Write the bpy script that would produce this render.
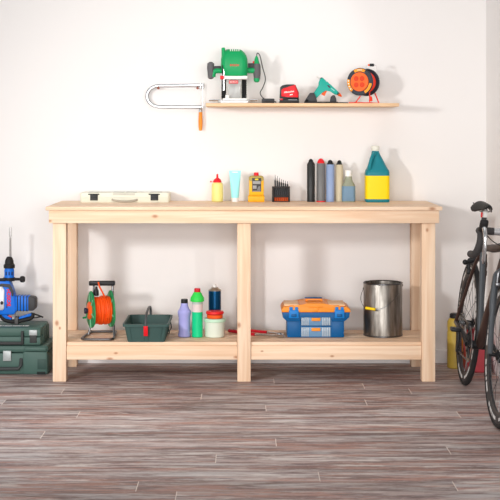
import bpy, bmesh, math, random
from math import pi, sin, cos, radians as R
from mathutils import Vector as V, Matrix as M
random.seed(7)
for o in list(bpy.data.objects): bpy.data.objects.remove(o)
COL = bpy.context.scene.collection
SC = bpy.context.scene

# ------------------------------------------------------------------ camera, world, lights, exposure
CAM_Y, CAM_H, FPX, VPX, VPY = -7.5, 1.24, 1397.0, 244.0, 132.0
cd = bpy.data.cameras.new('camera'); cam = bpy.data.objects.new('camera', cd); COL.objects.link(cam)
cam.location = (0, CAM_Y, CAM_H); cam.rotation_euler = (pi/2, 0, 0)
cd.sensor_width = 36; cd.lens = FPX/500*36; cd.shift_x = (250-VPX)/500; cd.shift_y = -(250-VPY)/500
cd.clip_end = 60; SC.camera = cam
w = bpy.data.worlds.new('world'); SC.world = w; w.use_nodes = True
bg = w.node_tree.nodes['Background']; bg.inputs[0].default_value = (1.0, 0.985, 0.975, 1); bg.inputs[1].default_value = 0.36
def spot(name, loc, target, power, size, blend, radius, color=(1, .988, .978)):
    l = bpy.data.lights.new(name, 'SPOT'); l.energy = power; l.spot_size = R(size); l.spot_blend = blend
    l.shadow_soft_size = radius; l.color = color
    o = bpy.data.objects.new(name, l); COL.objects.link(o); o.location = loc
    o.rotation_euler = (V(target)-V(loc)).to_track_quat('-Z', 'Y').to_euler(); return o
spot('lamp_right', (1.40, -3.7, 1.70), (-0.20, 0, 1.40), 345, 32, 0.2, 0.19)
spot('lamp_left', (-2.45, -4.0, 1.66), (0.35, 0, 0.50), 345, 58, 0.95, 0.22)
def area_light(name, loc, target, power, sx, sy, color):
    l = bpy.data.lights.new(name, 'AREA'); l.shape = 'RECTANGLE'; l.size = sx; l.size_y = sy; l.energy = power; l.color = color
    o = bpy.data.objects.new(name, l); COL.objects.link(o); o.location = loc
    o.rotation_euler = (V(target)-V(loc)).to_track_quat('-Z', 'Y').to_euler(); return o
# added fill light far behind the camera, brightens the wall under the bench
area_light('front_fill', (0.0, -10.5, 1.1), (0, 0, .5), 450, 6.0, 2.2, (1, .985, .975))
area_light('ceiling_light', (-0.2, -2.4, 3.3), (-0.2, -1.6, 0), 16, 3.2, 1.2, (1, .985, .97))
vs = SC.view_settings
vs.view_transform = 'Standard'; vs.look = 'None'; vs.gamma = 1; vs.use_curve_mapping = False; vs.exposure = 0.0

# ------------------------------------------------------------------ helpers
def lin(c):
    return tuple(((x/255)/12.92 if x/255 <= .04045 else ((x/255+.055)/1.055)**2.4) for x in c)
def sc(Y): return FPX/(Y-CAM_Y)
def X(px, Y): return (px-VPX)/sc(Y)
def Zh(py, Y): return CAM_H-(py-VPY)/sc(Y)

def newmat(name):
    m = bpy.data.materials.new(name); m.use_nodes = True
    return m, m.node_tree.nodes, m.node_tree.links, m.node_tree.nodes['Principled BSDF']
def mat(name, rgb, rough=.45, metal=0.0, var=.06, scale=30, bump=0.0, trans=0.0, alpha=1.0, ior=1.45, coat=0.0, stretch=(1, 1, 1)):
    m, n, l, b = newmat(name)
    c = lin(rgb)
    tc = n.new('ShaderNodeTexCoord'); mp = n.new('ShaderNodeMapping'); mp.inputs['Scale'].default_value = stretch
    nz = n.new('ShaderNodeTexNoise'); nz.inputs['Scale'].default_value = scale; nz.inputs['Detail'].default_value = 3
    l.new(tc.outputs['Object'], mp.inputs[0]); l.new(mp.outputs[0], nz.inputs['Vector'])
    mx = n.new('ShaderNodeMix'); mx.data_type = 'RGBA'
    mx.inputs['A'].default_value = tuple(x*(1-var) for x in c)+(1,)
    mx.inputs['B'].default_value = tuple(min(1, x*(1+var)) for x in c)+(1,)
    l.new(nz.outputs['Fac'], mx.inputs['Factor']); l.new(mx.outputs['Result'], b.inputs['Base Color'])
    b.inputs['Roughness'].default_value = rough; b.inputs['Metallic'].default_value = metal
    b.inputs['Transmission Weight'].default_value = trans; b.inputs['Alpha'].default_value = alpha; b.inputs['IOR'].default_value = ior
    b.inputs['Coat Weight'].default_value = coat; b.inputs['Specular IOR Level'].default_value = .28
    if bump:
        bp = n.new('ShaderNodeBump'); bp.inputs['Strength'].default_value = bump; bp.inputs['Distance'].default_value = .002
        l.new(nz.outputs['Fac'], bp.inputs['Height']); l.new(bp.outputs[0], b.inputs['Normal'])
    return m

class MB:
    """collects shapes; build() links them as ONE mesh object"""
    def __init__(s): s.bm = bmesh.new(); s.T = M.Identity(4)
    def v(s, p): return s.bm.verts.new(s.T @ V(p))
    def box(s, lo, hi, bevel=0, seg=2, rot=None):
        lo, hi = V(lo), V(hi); c = (lo+hi)/2
        r = rot if rot is not None else M.Identity(3)
        vs = [s.v(c + r @ (V((x, y, z))-c)) for x in (lo.x, hi.x) for y in (lo.y, hi.y) for z in (lo.z, hi.z)]
        f = [(0, 1, 3, 2), (4, 6, 7, 5), (0, 4, 5, 1), (2, 3, 7, 6), (0, 2, 6, 4), (1, 5, 7, 3)]
        fs = [s.bm.faces.new([vs[i] for i in q]) for q in f]
        if bevel: s._bev(fs, bevel, seg)
        return s
    def _bev(s, fs, off, seg):
        es = list({e for f in fs for e in f.edges})
        bmesh.ops.bevel(s.bm, geom=es, offset=off, segments=seg, profile=.5, affect='EDGES', clamp_overlap=True)
    def prism(s, poly, y0, y1, bevel=0, seg=2, plane='xz'):
        def P(a, b, c): return {'xz': (a, c, b), 'yz': (c, a, b), 'xy': (a, b, c)}[plane]
        A = [s.v(P(a, b, y0)) for a, b in poly]; B = [s.v(P(a, b, y1)) for a, b in poly]
        n = len(poly); fs = [s.bm.faces.new(A), s.bm.faces.new(B[::-1])]
        for i in range(n): fs.append(s.bm.faces.new([A[i], B[i], B[(i+1) % n], A[(i+1) % n]]))
        if bevel: s._bev(fs, bevel, seg)
        return s
    def loft(s, rings, cap=True):
        R_ = [[s.v(p) for p in r] for r in rings]
        for a, b in zip(R_, R_[1:]):
            n = len(a)
            for i in range(n): s.bm.faces.new([a[i], a[(i+1) % n], b[(i+1) % n], b[i]])
        if cap: s.bm.faces.new(R_[0][::-1]); s.bm.faces.new(R_[-1])
        return s
    def lathe(s, prof, c=(0, 0, 0), seg=32, axis='z', close=False):
        c = V(c); rings = []
        for r, h in prof:
            ring = []
            for i in range(seg):
                a = 2*pi*i/seg; p = (r*cos(a), r*sin(a), h)
                if axis == 'x': p = (h, p[0], p[1])
                elif axis == 'y': p = (p[1], h, p[0])
                ring.append(c+V(p))
            rings.append(ring)
        if close: rings.append(rings[0])
        if close:
            R_ = [[s.v(p) for p in r] for r in rings[:-1]]; R_.append(R_[0])
            for a, b in zip(R_, R_[1:]):
                for i in range(seg): s.bm.faces.new([a[i], a[(i+1) % seg], b[(i+1) % seg], b[i]])
            return s
        return s.loft(rings)
    def tube(s, pts, r, seg=8, closed=False):
        pts = [V(p) for p in pts]; n = len(pts)
        rs = r if isinstance(r, (list, tuple)) else [r]*n
        up = None; rings = []
        for i, p in enumerate(pts):
            if closed: t = (pts[(i+1) % n]-pts[i-1])
            else: t = pts[min(i+1, n-1)]-pts[max(i-1, 0)]
            t.normalize()
            if up is None:
                up = V((0, 0, 1)) if abs(t.z) < .9 else V((1, 0, 0))
            up = (up-t*up.dot(t)).normalized(); side = t.cross(up)
            rings.append([p+rs[i]*(cos(2*pi*k/seg)*up+sin(2*pi*k/seg)*side) for k in range(seg)])
        if closed:
            R_ = [[s.v(p) for p in q] for q in rings]; R_.append(R_[0])
            for a, b in zip(R_, R_[1:]):
                for i in range(seg): s.bm.faces.new([a[i], a[(i+1) % seg], b[(i+1) % seg], b[i]])
            return s
        return s.loft(rings)
    def sphere(s, c, r, scale=(1, 1, 1), seg=20):
        m = s.T @ M.Translation(V(c)) @ M.Diagonal((scale[0]*r, scale[1]*r, scale[2]*r, 1))
        bmesh.ops.create_uvsphere(s.bm, u_segments=seg, v_segments=seg//2+2, radius=1, matrix=m); return s
    def build(s, name, m, parent=None, loc=(0, 0, 0), rot=(0, 0, 0), angle=35):
        bm = s.bm; bmesh.ops.recalc_face_normals(bm, faces=bm.faces)
        for f in bm.faces: f.smooth = True
        for e in bm.edges:
            if len(e.link_faces) == 2 and e.calc_face_angle(0) > R(angle): e.smooth = False
        me = bpy.data.meshes.new(name); bm.to_mesh(me); bm.free()
        for q in (m if isinstance(m, (list, tuple)) else [m]): me.materials.append(q)
        o = bpy.data.objects.new(name, me); COL.objects.link(o); o.location = loc; o.rotation_euler = rot
        if parent: o.parent = parent
        return o
def smooth(pts, n=6, closed=False):
    """Catmull-Rom through the points"""
    P = [V(p) for p in pts]; out = []; N = len(P)
    rng = range(N if closed else N-1)
    for i in rng:
        a, b, c, d = (P[(i-1) % N], P[i], P[(i+1) % N], P[(i+2) % N]) if closed else (P[max(i-1, 0)], P[i], P[i+1], P[min(i+2, N-1)])
        for k in range(n):
            t = k/n
            out.append(.5*((2*b)+(c-a)*t+(2*a-5*b+4*c-d)*t*t+(3*b-a-3*c+d)*t**3))
    if not closed: out.append(P[-1])
    return out
def rrect(wd, dp, r, z, c=(0, 0), n=5):
    """rounded rectangle ring in xy at height z"""
    r = min(r, wd/2-1e-4, dp/2-1e-4); out = []
    for cx, cy, a0 in ((wd/2-r, dp/2-r, 0), (-wd/2+r, dp/2-r, pi/2), (-wd/2+r, -dp/2+r, pi), (wd/2-r, -dp/2+r, 1.5*pi)):
        for k in range(n+1):
            a = a0+pi/2*k/n; out.append((c[0]+cx+r*cos(a), c[1]+cy+r*sin(a), z))
    return out
def tag(o, label=None, cat=None, group=None, kind=None):
    if label: o['label'] = label
    if cat: o['category'] = cat
    if group: o['group'] = group
    if kind: o['kind'] = kind
    return o
def thing(name, label, cat, loc, rz=0, group=None):
    o = bpy.data.objects.new(name, None); COL.objects.link(o); o.empty_display_size = .05
    o.location = loc; o.rotation_euler = (0, 0, rz); return tag(o, label, cat, group)
def copy_tree(o, parent=None):
    c = o.copy(); COL.objects.link(c)
    if parent: c.parent = parent
    for ch in list(o.children): copy_tree(ch, c)
    return c
def lettering(name, text, size, m, parent, loc, rot=(pi/2, 0, 0), ext=.0004, shear=0, bold=0):
    cu = bpy.data.curves.new(name, 'FONT'); cu.body = text; cu.size = size; cu.extrude = ext; cu.shear = shear; cu.offset = bold
    cu.align_x = 'CENTER'; cu.align_y = 'CENTER'; cu.resolution_u = 3
    t = bpy.data.objects.new(name, cu); COL.objects.link(t)
    me = bpy.data.meshes.new_from_object(t.evaluated_get(bpy.context.evaluated_depsgraph_get()))
    bpy.data.objects.remove(t); bpy.data.curves.remove(cu)
    me.materials.clear(); me.materials.append(m)
    o = bpy.data.objects.new(name, me); COL.objects.link(o); o.location = loc; o.rotation_euler = rot; o.parent = parent
    return o
class Trace:
    """reads outline coordinates off an enlarged crop (origin x0,y0, scale k) as metres about a base point, at the thing's own depth"""
    def __init__(s, x0, y0, k, Y, u0, v0): s.m = 1/(k*sc(Y)); s.u0, s.v0 = u0, v0; s.X = X(x0+u0/k, Y)
    def x(s, u): return (u-s.u0)*s.m
    def z(s, v): return (s.v0-v)*s.m
    def p(s, *uv): return [(s.x(u), s.z(v)) for u, v in uv]

# ------------------------------------------------------------------ materials
def wall_paint(name, rgb):
    m, n, l, b = newmat(name)
    nz = n.new('ShaderNodeTexNoise'); nz.inputs['Scale'].default_value = 220; nz.inputs['Detail'].default_value = 2
    tc = n.new('ShaderNodeTexCoord'); l.new(tc.outputs['Object'], nz.inputs['Vector'])
    bp = n.new('ShaderNodeBump'); bp.inputs['Strength'].default_value = .05; bp.inputs['Distance'].default_value = .001
    l.new(nz.outputs['Fac'], bp.inputs['Height']); l.new(bp.outputs[0], b.inputs['Normal'])
    b.inputs['Base Color'].default_value = lin(rgb)+(1,); b.inputs['Roughness'].default_value = .75
    b.inputs['Specular IOR Level'].default_value = .25
    return m
def ramp(n, stops):
    r = n.new('ShaderNodeValToRGB'); e = r.color_ramp.elements
    while len(e) < len(stops): e.new(.5)
    for i, (p, c) in enumerate(stops): e[i].position = p; e[i].color = lin(c)+(1,)
    return r
def pine(name, axis, knots=(), light=(245, 217, 189), dark=(231, 193, 158), seed=0):
    """pale pine, grain along axis; knots are (x, y, z, radius) in object space"""
    m, n, l, b = newmat(name)
    tc = n.new('ShaderNodeTexCoord'); mp = n.new('ShaderNodeMapping'); l.new(tc.outputs['Object'], mp.inputs[0])
    k = {'x': (1.1, 26, 26), 'z': (26, 26, 1.1), 'y': (26, 1.1, 26)}[axis]
    mp.inputs['Scale'].default_value = k; mp.inputs['Location'].default_value = (seed*3.1, seed*1.7, seed*2.3)
    nz = n.new('ShaderNodeTexNoise'); nz.inputs['Scale'].default_value = 1.6; nz.inputs['Detail'].default_value = 5; nz.inputs['Distortion'].default_value = .5
    l.new(mp.outputs[0], nz.inputs['Vector'])
    r = ramp(n, [(.32, dark), (.5, tuple((a+c)/2 for a, c in zip(light, dark))), (.62, light), (.8, tuple(.4*a+.6*c for a, c in zip(dark, light)))])
    l.new(nz.outputs['Fac'], r.inputs[0]); col = r.outputs[0]
    for (x, y, z, rad) in knots:
        d = n.new('ShaderNodeVectorMath'); d.operation = 'SUBTRACT'; l.new(tc.outputs['Object'], d.inputs[0]); d.inputs[1].default_value = (x, y, z)
        s = n.new('ShaderNodeVectorMath'); s.operation = 'MULTIPLY'; l.new(d.outputs[0], s.inputs[0])
        s.inputs[1].default_value = {'x': (.55, 1, 1), 'z': (1, 1, .7), 'y': (1, .6, 1)}[axis]
        ln = n.new('ShaderNodeVectorMath'); ln.operation = 'LENGTH'; l.new(s.outputs[0], ln.inputs[0])
        mr = n.new('ShaderNodeMapRange'); mr.interpolation_type = 'SMOOTHSTEP'; l.new(ln.outputs['Value'], mr.inputs[0])
        mr.inputs[1].default_value = rad*1.1; mr.inputs[2].default_value = rad*.1; mr.inputs[3].default_value = 0; mr.inputs[4].default_value = .8
        mx = n.new('ShaderNodeMix'); mx.data_type = 'RGBA'; l.new(mr.outputs[0], mx.inputs['Factor']); l.new(col, mx.inputs['A'])
        mx.inputs['B'].default_value = lin((168, 108, 70))+(1,); col = mx.outputs['Result']
    l.new(col, b.inputs['Base Color']); b.inputs['Roughness'].default_value = .55; b.inputs['Specular IOR Level'].default_value = .3
    bp = n.new('ShaderNodeBump'); bp.inputs['Strength'].default_value = .12; bp.inputs['Distance'].default_value = .001
    l.new(nz.outputs['Fac'], bp.inputs['Height']); l.new(bp.outputs[0], b.inputs['Normal'])
    return m
def floor_mat():
    m, n, l, b = newmat('weathered_planks')
    tc = n.new('ShaderNodeTexCoord'); at = n.new('ShaderNodeAttribute'); at.attribute_name = 'tone'
    def streak(sx, sy, scale, det, rough=.6):
        mp = n.new('ShaderNodeMapping'); mp.inputs['Scale'].default_value = (sx, sy, 1); l.new(tc.outputs['Object'], mp.inputs[0])
        ad = n.new('ShaderNodeVectorMath'); ad.operation = 'MULTIPLY_ADD'; l.new(at.outputs['Vector'], ad.inputs[0])
        ad.inputs[1].default_value = (17, 23, 5); l.new(mp.outputs[0], ad.inputs[2])
        z = n.new('ShaderNodeTexNoise'); z.inputs['Scale'].default_value = scale; z.inputs['Detail'].default_value = det; z.inputs['Roughness'].default_value = rough
        l.new(ad.outputs[0], z.inputs['Vector']); return z.outputs['Fac']
    a = streak(1.3, 9, 1.5, 9, .72); c = streak(6, 60, 1.6, 8, .75); d = streak(1.0, 9, 1.7, 8, .7); g = streak(14, 90, 1.5, 6, .7); e = streak(2.2, 18, 1.3, 8, .72); h = streak(1.5, 12, 1.9, 8, .72)
    def mixc(f, A, B):
        mx = n.new('ShaderNodeMix'); mx.data_type = 'RGBA'; l.new(f, mx.inputs['Factor'])
        for q, i in ((A, 'A'), (B, 'B')):
            if isinstance(q, tuple): mx.inputs[i].default_value = lin(q)+(1,)
            else: l.new(q, mx.inputs[i])
        return mx.outputs['Result']
    def mr(f, lo, hi, o0=0, o1=1):
        q = n.new('ShaderNodeMapRange'); q.interpolation_type = 'SMOOTHSTEP'; l.new(f, q.inputs[0])
        q.inputs[1].default_value, q.inputs[2].default_value, q.inputs[3].default_value, q.inputs[4].default_value = lo, hi, o0, o1; return q.outputs[0]
    base = mixc(mr(a, .42, .58), (132, 110, 106), (190, 174, 170))
    base = mixc(mr(d, .51, .60, 0, .8), base, (182, 136, 122))
    base = mixc(mr(c, .52, .64, 0, .75), base, (120, 98, 99))
    base = mixc(mr(d, .47, .39, 0, .6), base, (208, 206, 206))
    base = mixc(mr(e, .54, .63, 0, .75), base, (112, 90, 92))
    base = mixc(mr(h, .54, .62, 0, .7), base, (226, 219, 214))
    base = mixc(mr(g, .55, .68, 0, .45), base, (226, 218, 214))
    hs = n.new('ShaderNodeHueSaturation'); l.new(base, hs.inputs['Color'])
    l.new(mr(at.outputs['Fac'], 0, 1, .90, 1.10), hs.inputs['Value'])
    l.new(hs.outputs[0], b.inputs['Base Color']); b.inputs['Roughness'].default_value = .55; b.inputs['Specular IOR Level'].default_value = .3
    bp = n.new('ShaderNodeBump'); bp.inputs['Strength'].default_value = .25; bp.inputs['Distance'].default_value = .002
    l.new(c, bp.inputs['Height']); l.new(bp.outputs[0], b.inputs['Normal'])
    return m
paint = wall_paint('white_wall_paint', (240, 237, 235))
trim_paint = wall_paint('baseboard_paint', (238, 236, 236))
steel = mat('steel', (196, 198, 200), .25, 1, .05)
dark_steel = mat('dark_steel', (110, 110, 112), .3, 1, .05)
chrome = mat('chrome', (225, 226, 228), .12, 1, .03)
rubber = mat('black_rubber', (38, 37, 38), .6, 0, .1)
black = mat('black_plastic', (30, 30, 32), .4, 0, .1)
charcoal = mat('charcoal_plastic', (62, 62, 64), .5, 0, .08)
white = mat('white_plastic', (240, 238, 234), .4, 0, .02)
red = mat('red_plastic', (224, 30, 40), .4, 0, .06)
orange = mat('orange_plastic', (245, 96, 30), .4, 0, .06)
amber = mat('amber_plastic', (252, 158, 28), .4, 0, .06)
grey_light = mat('light_grey_metal', (205, 205, 205), .35, .3, .05)

# ------------------------------------------------------------------ the setting
WR = 1.30
tag(MB().box((-3.2, 0, -.02), (WR+.15, .12, 3.0)).build('wall_back', paint), kind='structure')
tag(MB().box((WR, -4.2, -.02), (WR+.15, 0, 3.0)).build('wall_right', paint), kind='structure')
tag(MB().box((-3.2, -.013, 0), (WR, 0, .072), .003).build('baseboard_back', trim_paint), kind='structure')
tag(MB().box((WR-.013, -4.2, 0), (WR, -.014, .072), .003).build('baseboard_right', trim_paint), kind='structure')
def build_floor():
    pitch = .138; z0 = 4.82-pitch*30
    joints = {}
    for px, py in [(61.5, 393), (78, 415), (3, 403), (42, 436), (201, 398.5), (216, 458), (137, 487), (176, 496), (274, 382), (266, 410), (364, 387),
                   (366, 402.5), (276, 443), (411, 392.5), (459, 415), (449, 451), (319, 476), (455, 486)]:
        Z = CAM_H*FPX/(py-VPY); k = int((Z-z0)//pitch); joints.setdefault(k, []).append((px-VPX)*Z/FPX)
    bm = bmesh.new(); tones = []
    def quad(x0, x1, y0, y1, mi, t):
        f = bm.faces.new([bm.verts.new(p) for p in ((x0, y0, 0), (x1, y0, 0), (x1, y1, 0), (x0, y1, 0))]); f.material_index = mi; tones.append(t)
    k = 0
    while z0+k*pitch < 7.5+.1:
        ya, yb = CAM_Y+z0+k*pitch, min(CAM_Y+z0+(k+1)*pitch, 0.05)
        js = sorted(joints.get(k, [])); xs = [-3.2]
        if not js: js = [-random.uniform(1.55, 1.75)]
        x = js[0]
        while x > -3.0: xs.append(x); x -= random.uniform(3.3, 3.7)
        xs += js[1:]; x = js[-1]+random.uniform(3.3, 3.7)
        while x < WR+.1: xs.append(x); x += random.uniform(3.3, 3.7)
        xs = sorted(set(xs))+[WR+.15]
        for a, b in zip(xs, xs[1:]):
            if b-a < .02: continue
            quad(a+.0015, b-.0015, ya+.0007, yb-.0007, 0, random.random())
            quad(b-.0015, b+.0015, ya, yb, 1, .5)
        quad(-3.2, WR+.15, yb-.0007, yb+.0007, 1 if random.random() < .3 else 2, .5)
        k += 1
    me = bpy.data.meshes.new('floor'); bm.to_mesh(me); bm.free()
    at = me.attributes.new('tone', 'FLOAT', 'FACE')
    for i, t in enumerate(tones): at.data[i].value = t
    me.materials.append(floor_mat()); me.materials.append(mat('joint_light', (232, 220, 210), .7)); me.materials.append(mat('joint_dark', (112, 94, 92), .7))
    o = bpy.data.objects.new('floor', me); COL.objects.link(o); tag(o, kind='structure')
build_floor()

# ------------------------------------------------------------------ workbench
TOPZ, SHZ = .871, .195
def workbench():
    t = thing('workbench', 'long pale pine workbench with a lower shelf against the wall', 'workbench', (0, 0, 0))
    MB().box((-.98, -.602, TOPZ-.019), (.98, -.302, TOPZ), .003).box((-.98, -.298, TOPZ-.019), (.98, -.004, TOPZ), .003).build(
        'tabletop', pine('pine_top', 'x', [(.93, -.6, TOPZ-.01, .014), (.30, -.42, TOPZ, .02), (-.6, -.35, TOPZ, .016), (-.33, -.5, TOPZ, .014)], seed=1), t)
    kx = lambda px, Y: X(px, Y)
    MB().box((-.966, -.588, .7885), (.966, -.566, TOPZ-.0195), .002).build('apron', pine('pine_apron', 'x', [(kx(155, -.588), -.588, .823, .012), (kx(50, -.588), -.588, .80, .008)], seed=2), t)
    ap = pine('pine_side', 'y', seed=3)
    for s in (-1, 1): MB().box((s*.944-.011, -.565, .7885), (s*.944+.011, -.035, TOPZ-.0195), .002).build('side_apron', ap, t)
    MB().box((-.93, -.055, .7885), (.93, -.033, TOPZ-.0195), .002).build('back_apron', pine('pine_back', 'x', seed=4), t)
    LW = .0667
    knots = {(-.9165, 0): [(X(57, -.56), -.565, Zh(323, -.56), .014), (X(60, -.56), -.565, Zh(328, -.56), .008)], (.9165, 0): [(X(427, -.56), -.565, Zh(230, -.56), .010)],
             (.9165, 1): [(.883, -.09, Zh(322, -.1), .011), (.883, -.08, .5, .009)], (-.9165, 1): [(-.883, -.09, Zh(264, -.1), .012)], (0, 0): [(X(239, -.56), -.565, Zh(325, -.56), .014)]}
    i = 0
    for xc in (-.9165, 0, .9165):
        for b in (0, 1):
            y0, y1 = ((-.565, -.498), (-.128, -.061))[b]; i += 1
            MB().box((xc-LW/2, y0, 0), (xc+LW/2, y1, .788 if xc else .851), .003).build('leg', pine('pine_leg', 'z', knots.get((xc, b), ()), seed=5+i*1.7), t)
    d = MB()
    for y0, y1 in ((-.55, -.49), (-.488, -.37), (-.368, -.25), (-.248, -.13)):
        xs = (-.882, -.035, .035, .882) if y1 <= -.49 else (-.945, .945)
        for a, b in zip(xs[::2], xs[1::2]): d.box((a, y0, SHZ-.018), (b, y1, SHZ), .002)
    d.build('lower_shelf', pine('pine_shelf', 'x', [(X(135, -.53), -.53, SHZ, .013), (X(150, -.5), -.5, SHZ, .009), (.5, -.45, SHZ, .012)], seed=14), t)
    r = MB()
    for a, b in ((-.882, -.0345), (.0345, .882)): r.box((a, -.556, .108), (b, -.534, SHZ-.0185), .002)
    r.build('lower_rail', pine('pine_rail', 'x', [(X(110, -.55), -.556, Zh(359, -.55), .013), (X(116, -.55), -.556, Zh(353, -.55), .008), (X(236, -.55), -.556, Zh(357, -.55), .010), (X(262, -.55), -.556, Zh(351, -.55), .006), (X(332, -.55), -.556, Zh(356, -.55), .008)], seed=16), t)
    rb = MB().box((-.94, -.150, .118), (.94, -.1295, SHZ-.0185), .002).build('back_rail', pine('pine_back_rail', 'x', seed=17), t)
workbench()
UZ, UY = 1.389, -.30
tag(MB().box((X(205.8, UY), UY, UZ-.0175), (X(399.2, UY), -.001, UZ), .0015).build('wall_shelf', pine('pine_wall_shelf', 'x', dark=(206, 160, 118), light=(234, 198, 158), seed=21)),
    'narrow pale wooden shelf mounted high on the white wall', 'shelf')

# ------------------------------------------------------------------ saw on the wall
def coping_saw():
    Y = -.03; q = Trace(140, 75, 7.143, Y, 300, 400)
    t = thing('fret_saw', 'chrome U-shaped fret saw with orange wooden handle hung on the wall', 'saw', (q.X, Y, Zh(75+400/7.143, Y)))
    P = lambda u, v, y=0: (q.x(u), y, q.z(v))
    fr = [P(450, 72), P(300, 75), P(140, 76)] + [P(140-90*sin(a), 152-76*cos(a)) for a in [k*pi/10 for k in range(1, 10)]] + [P(140, 228), P(300, 228), P(438, 228)]
    MB().tube(fr, .0085, 10).build('frame', mat('nickel', (176, 180, 186), .22, 1, .05), t)
    MB().box((q.x(446), -.002, q.z(235)), (q.x(448), .002, q.z(70))).build('blade', steel, t)
    MB().lathe([(.009, q.z(265)), (.007, q.z(240)), (.005, q.z(222))], (q.x(432), 0, 0), 16).build('ferrule', steel, t)
    MB().lathe([(.003, q.z(398)), (.008, q.z(395)), (.0105, q.z(370)), (.0115, q.z(330)), (.0095, q.z(285)), (.0095, q.z(266)), (.003, q.z(265))], (q.x(432), 0, 0), 20).build(
        'handle', pine('varnished_handle', 'z', light=(246, 160, 60), dark=(222, 124, 34)), t)
    for u in (432, 448):
        MB().tube([P(u, 58), P(u, 95)], .0045, 10).build('clamp', steel, t)
    cop = mat('copper_nail', (150, 84, 66), .5)
    for u, lb in ((132, 'rusty nail in the wall holding the curved end of the fret saw'), (412, 'rusty nail in the wall holding the blade end of the fret saw')):
        n = MB().lathe([(.0035, .045), (.0035, .004), (.007, .003), (.007, 0)], (0, 0, 0), 12, axis='y').build('nail', cop)
        n.location = (t.location.x+q.x(u), Y-.016, t.location.z+q.z(88)-.0045); tag(n, lb, 'nail', 'nails holding the fret saw')
coping_saw()

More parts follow.
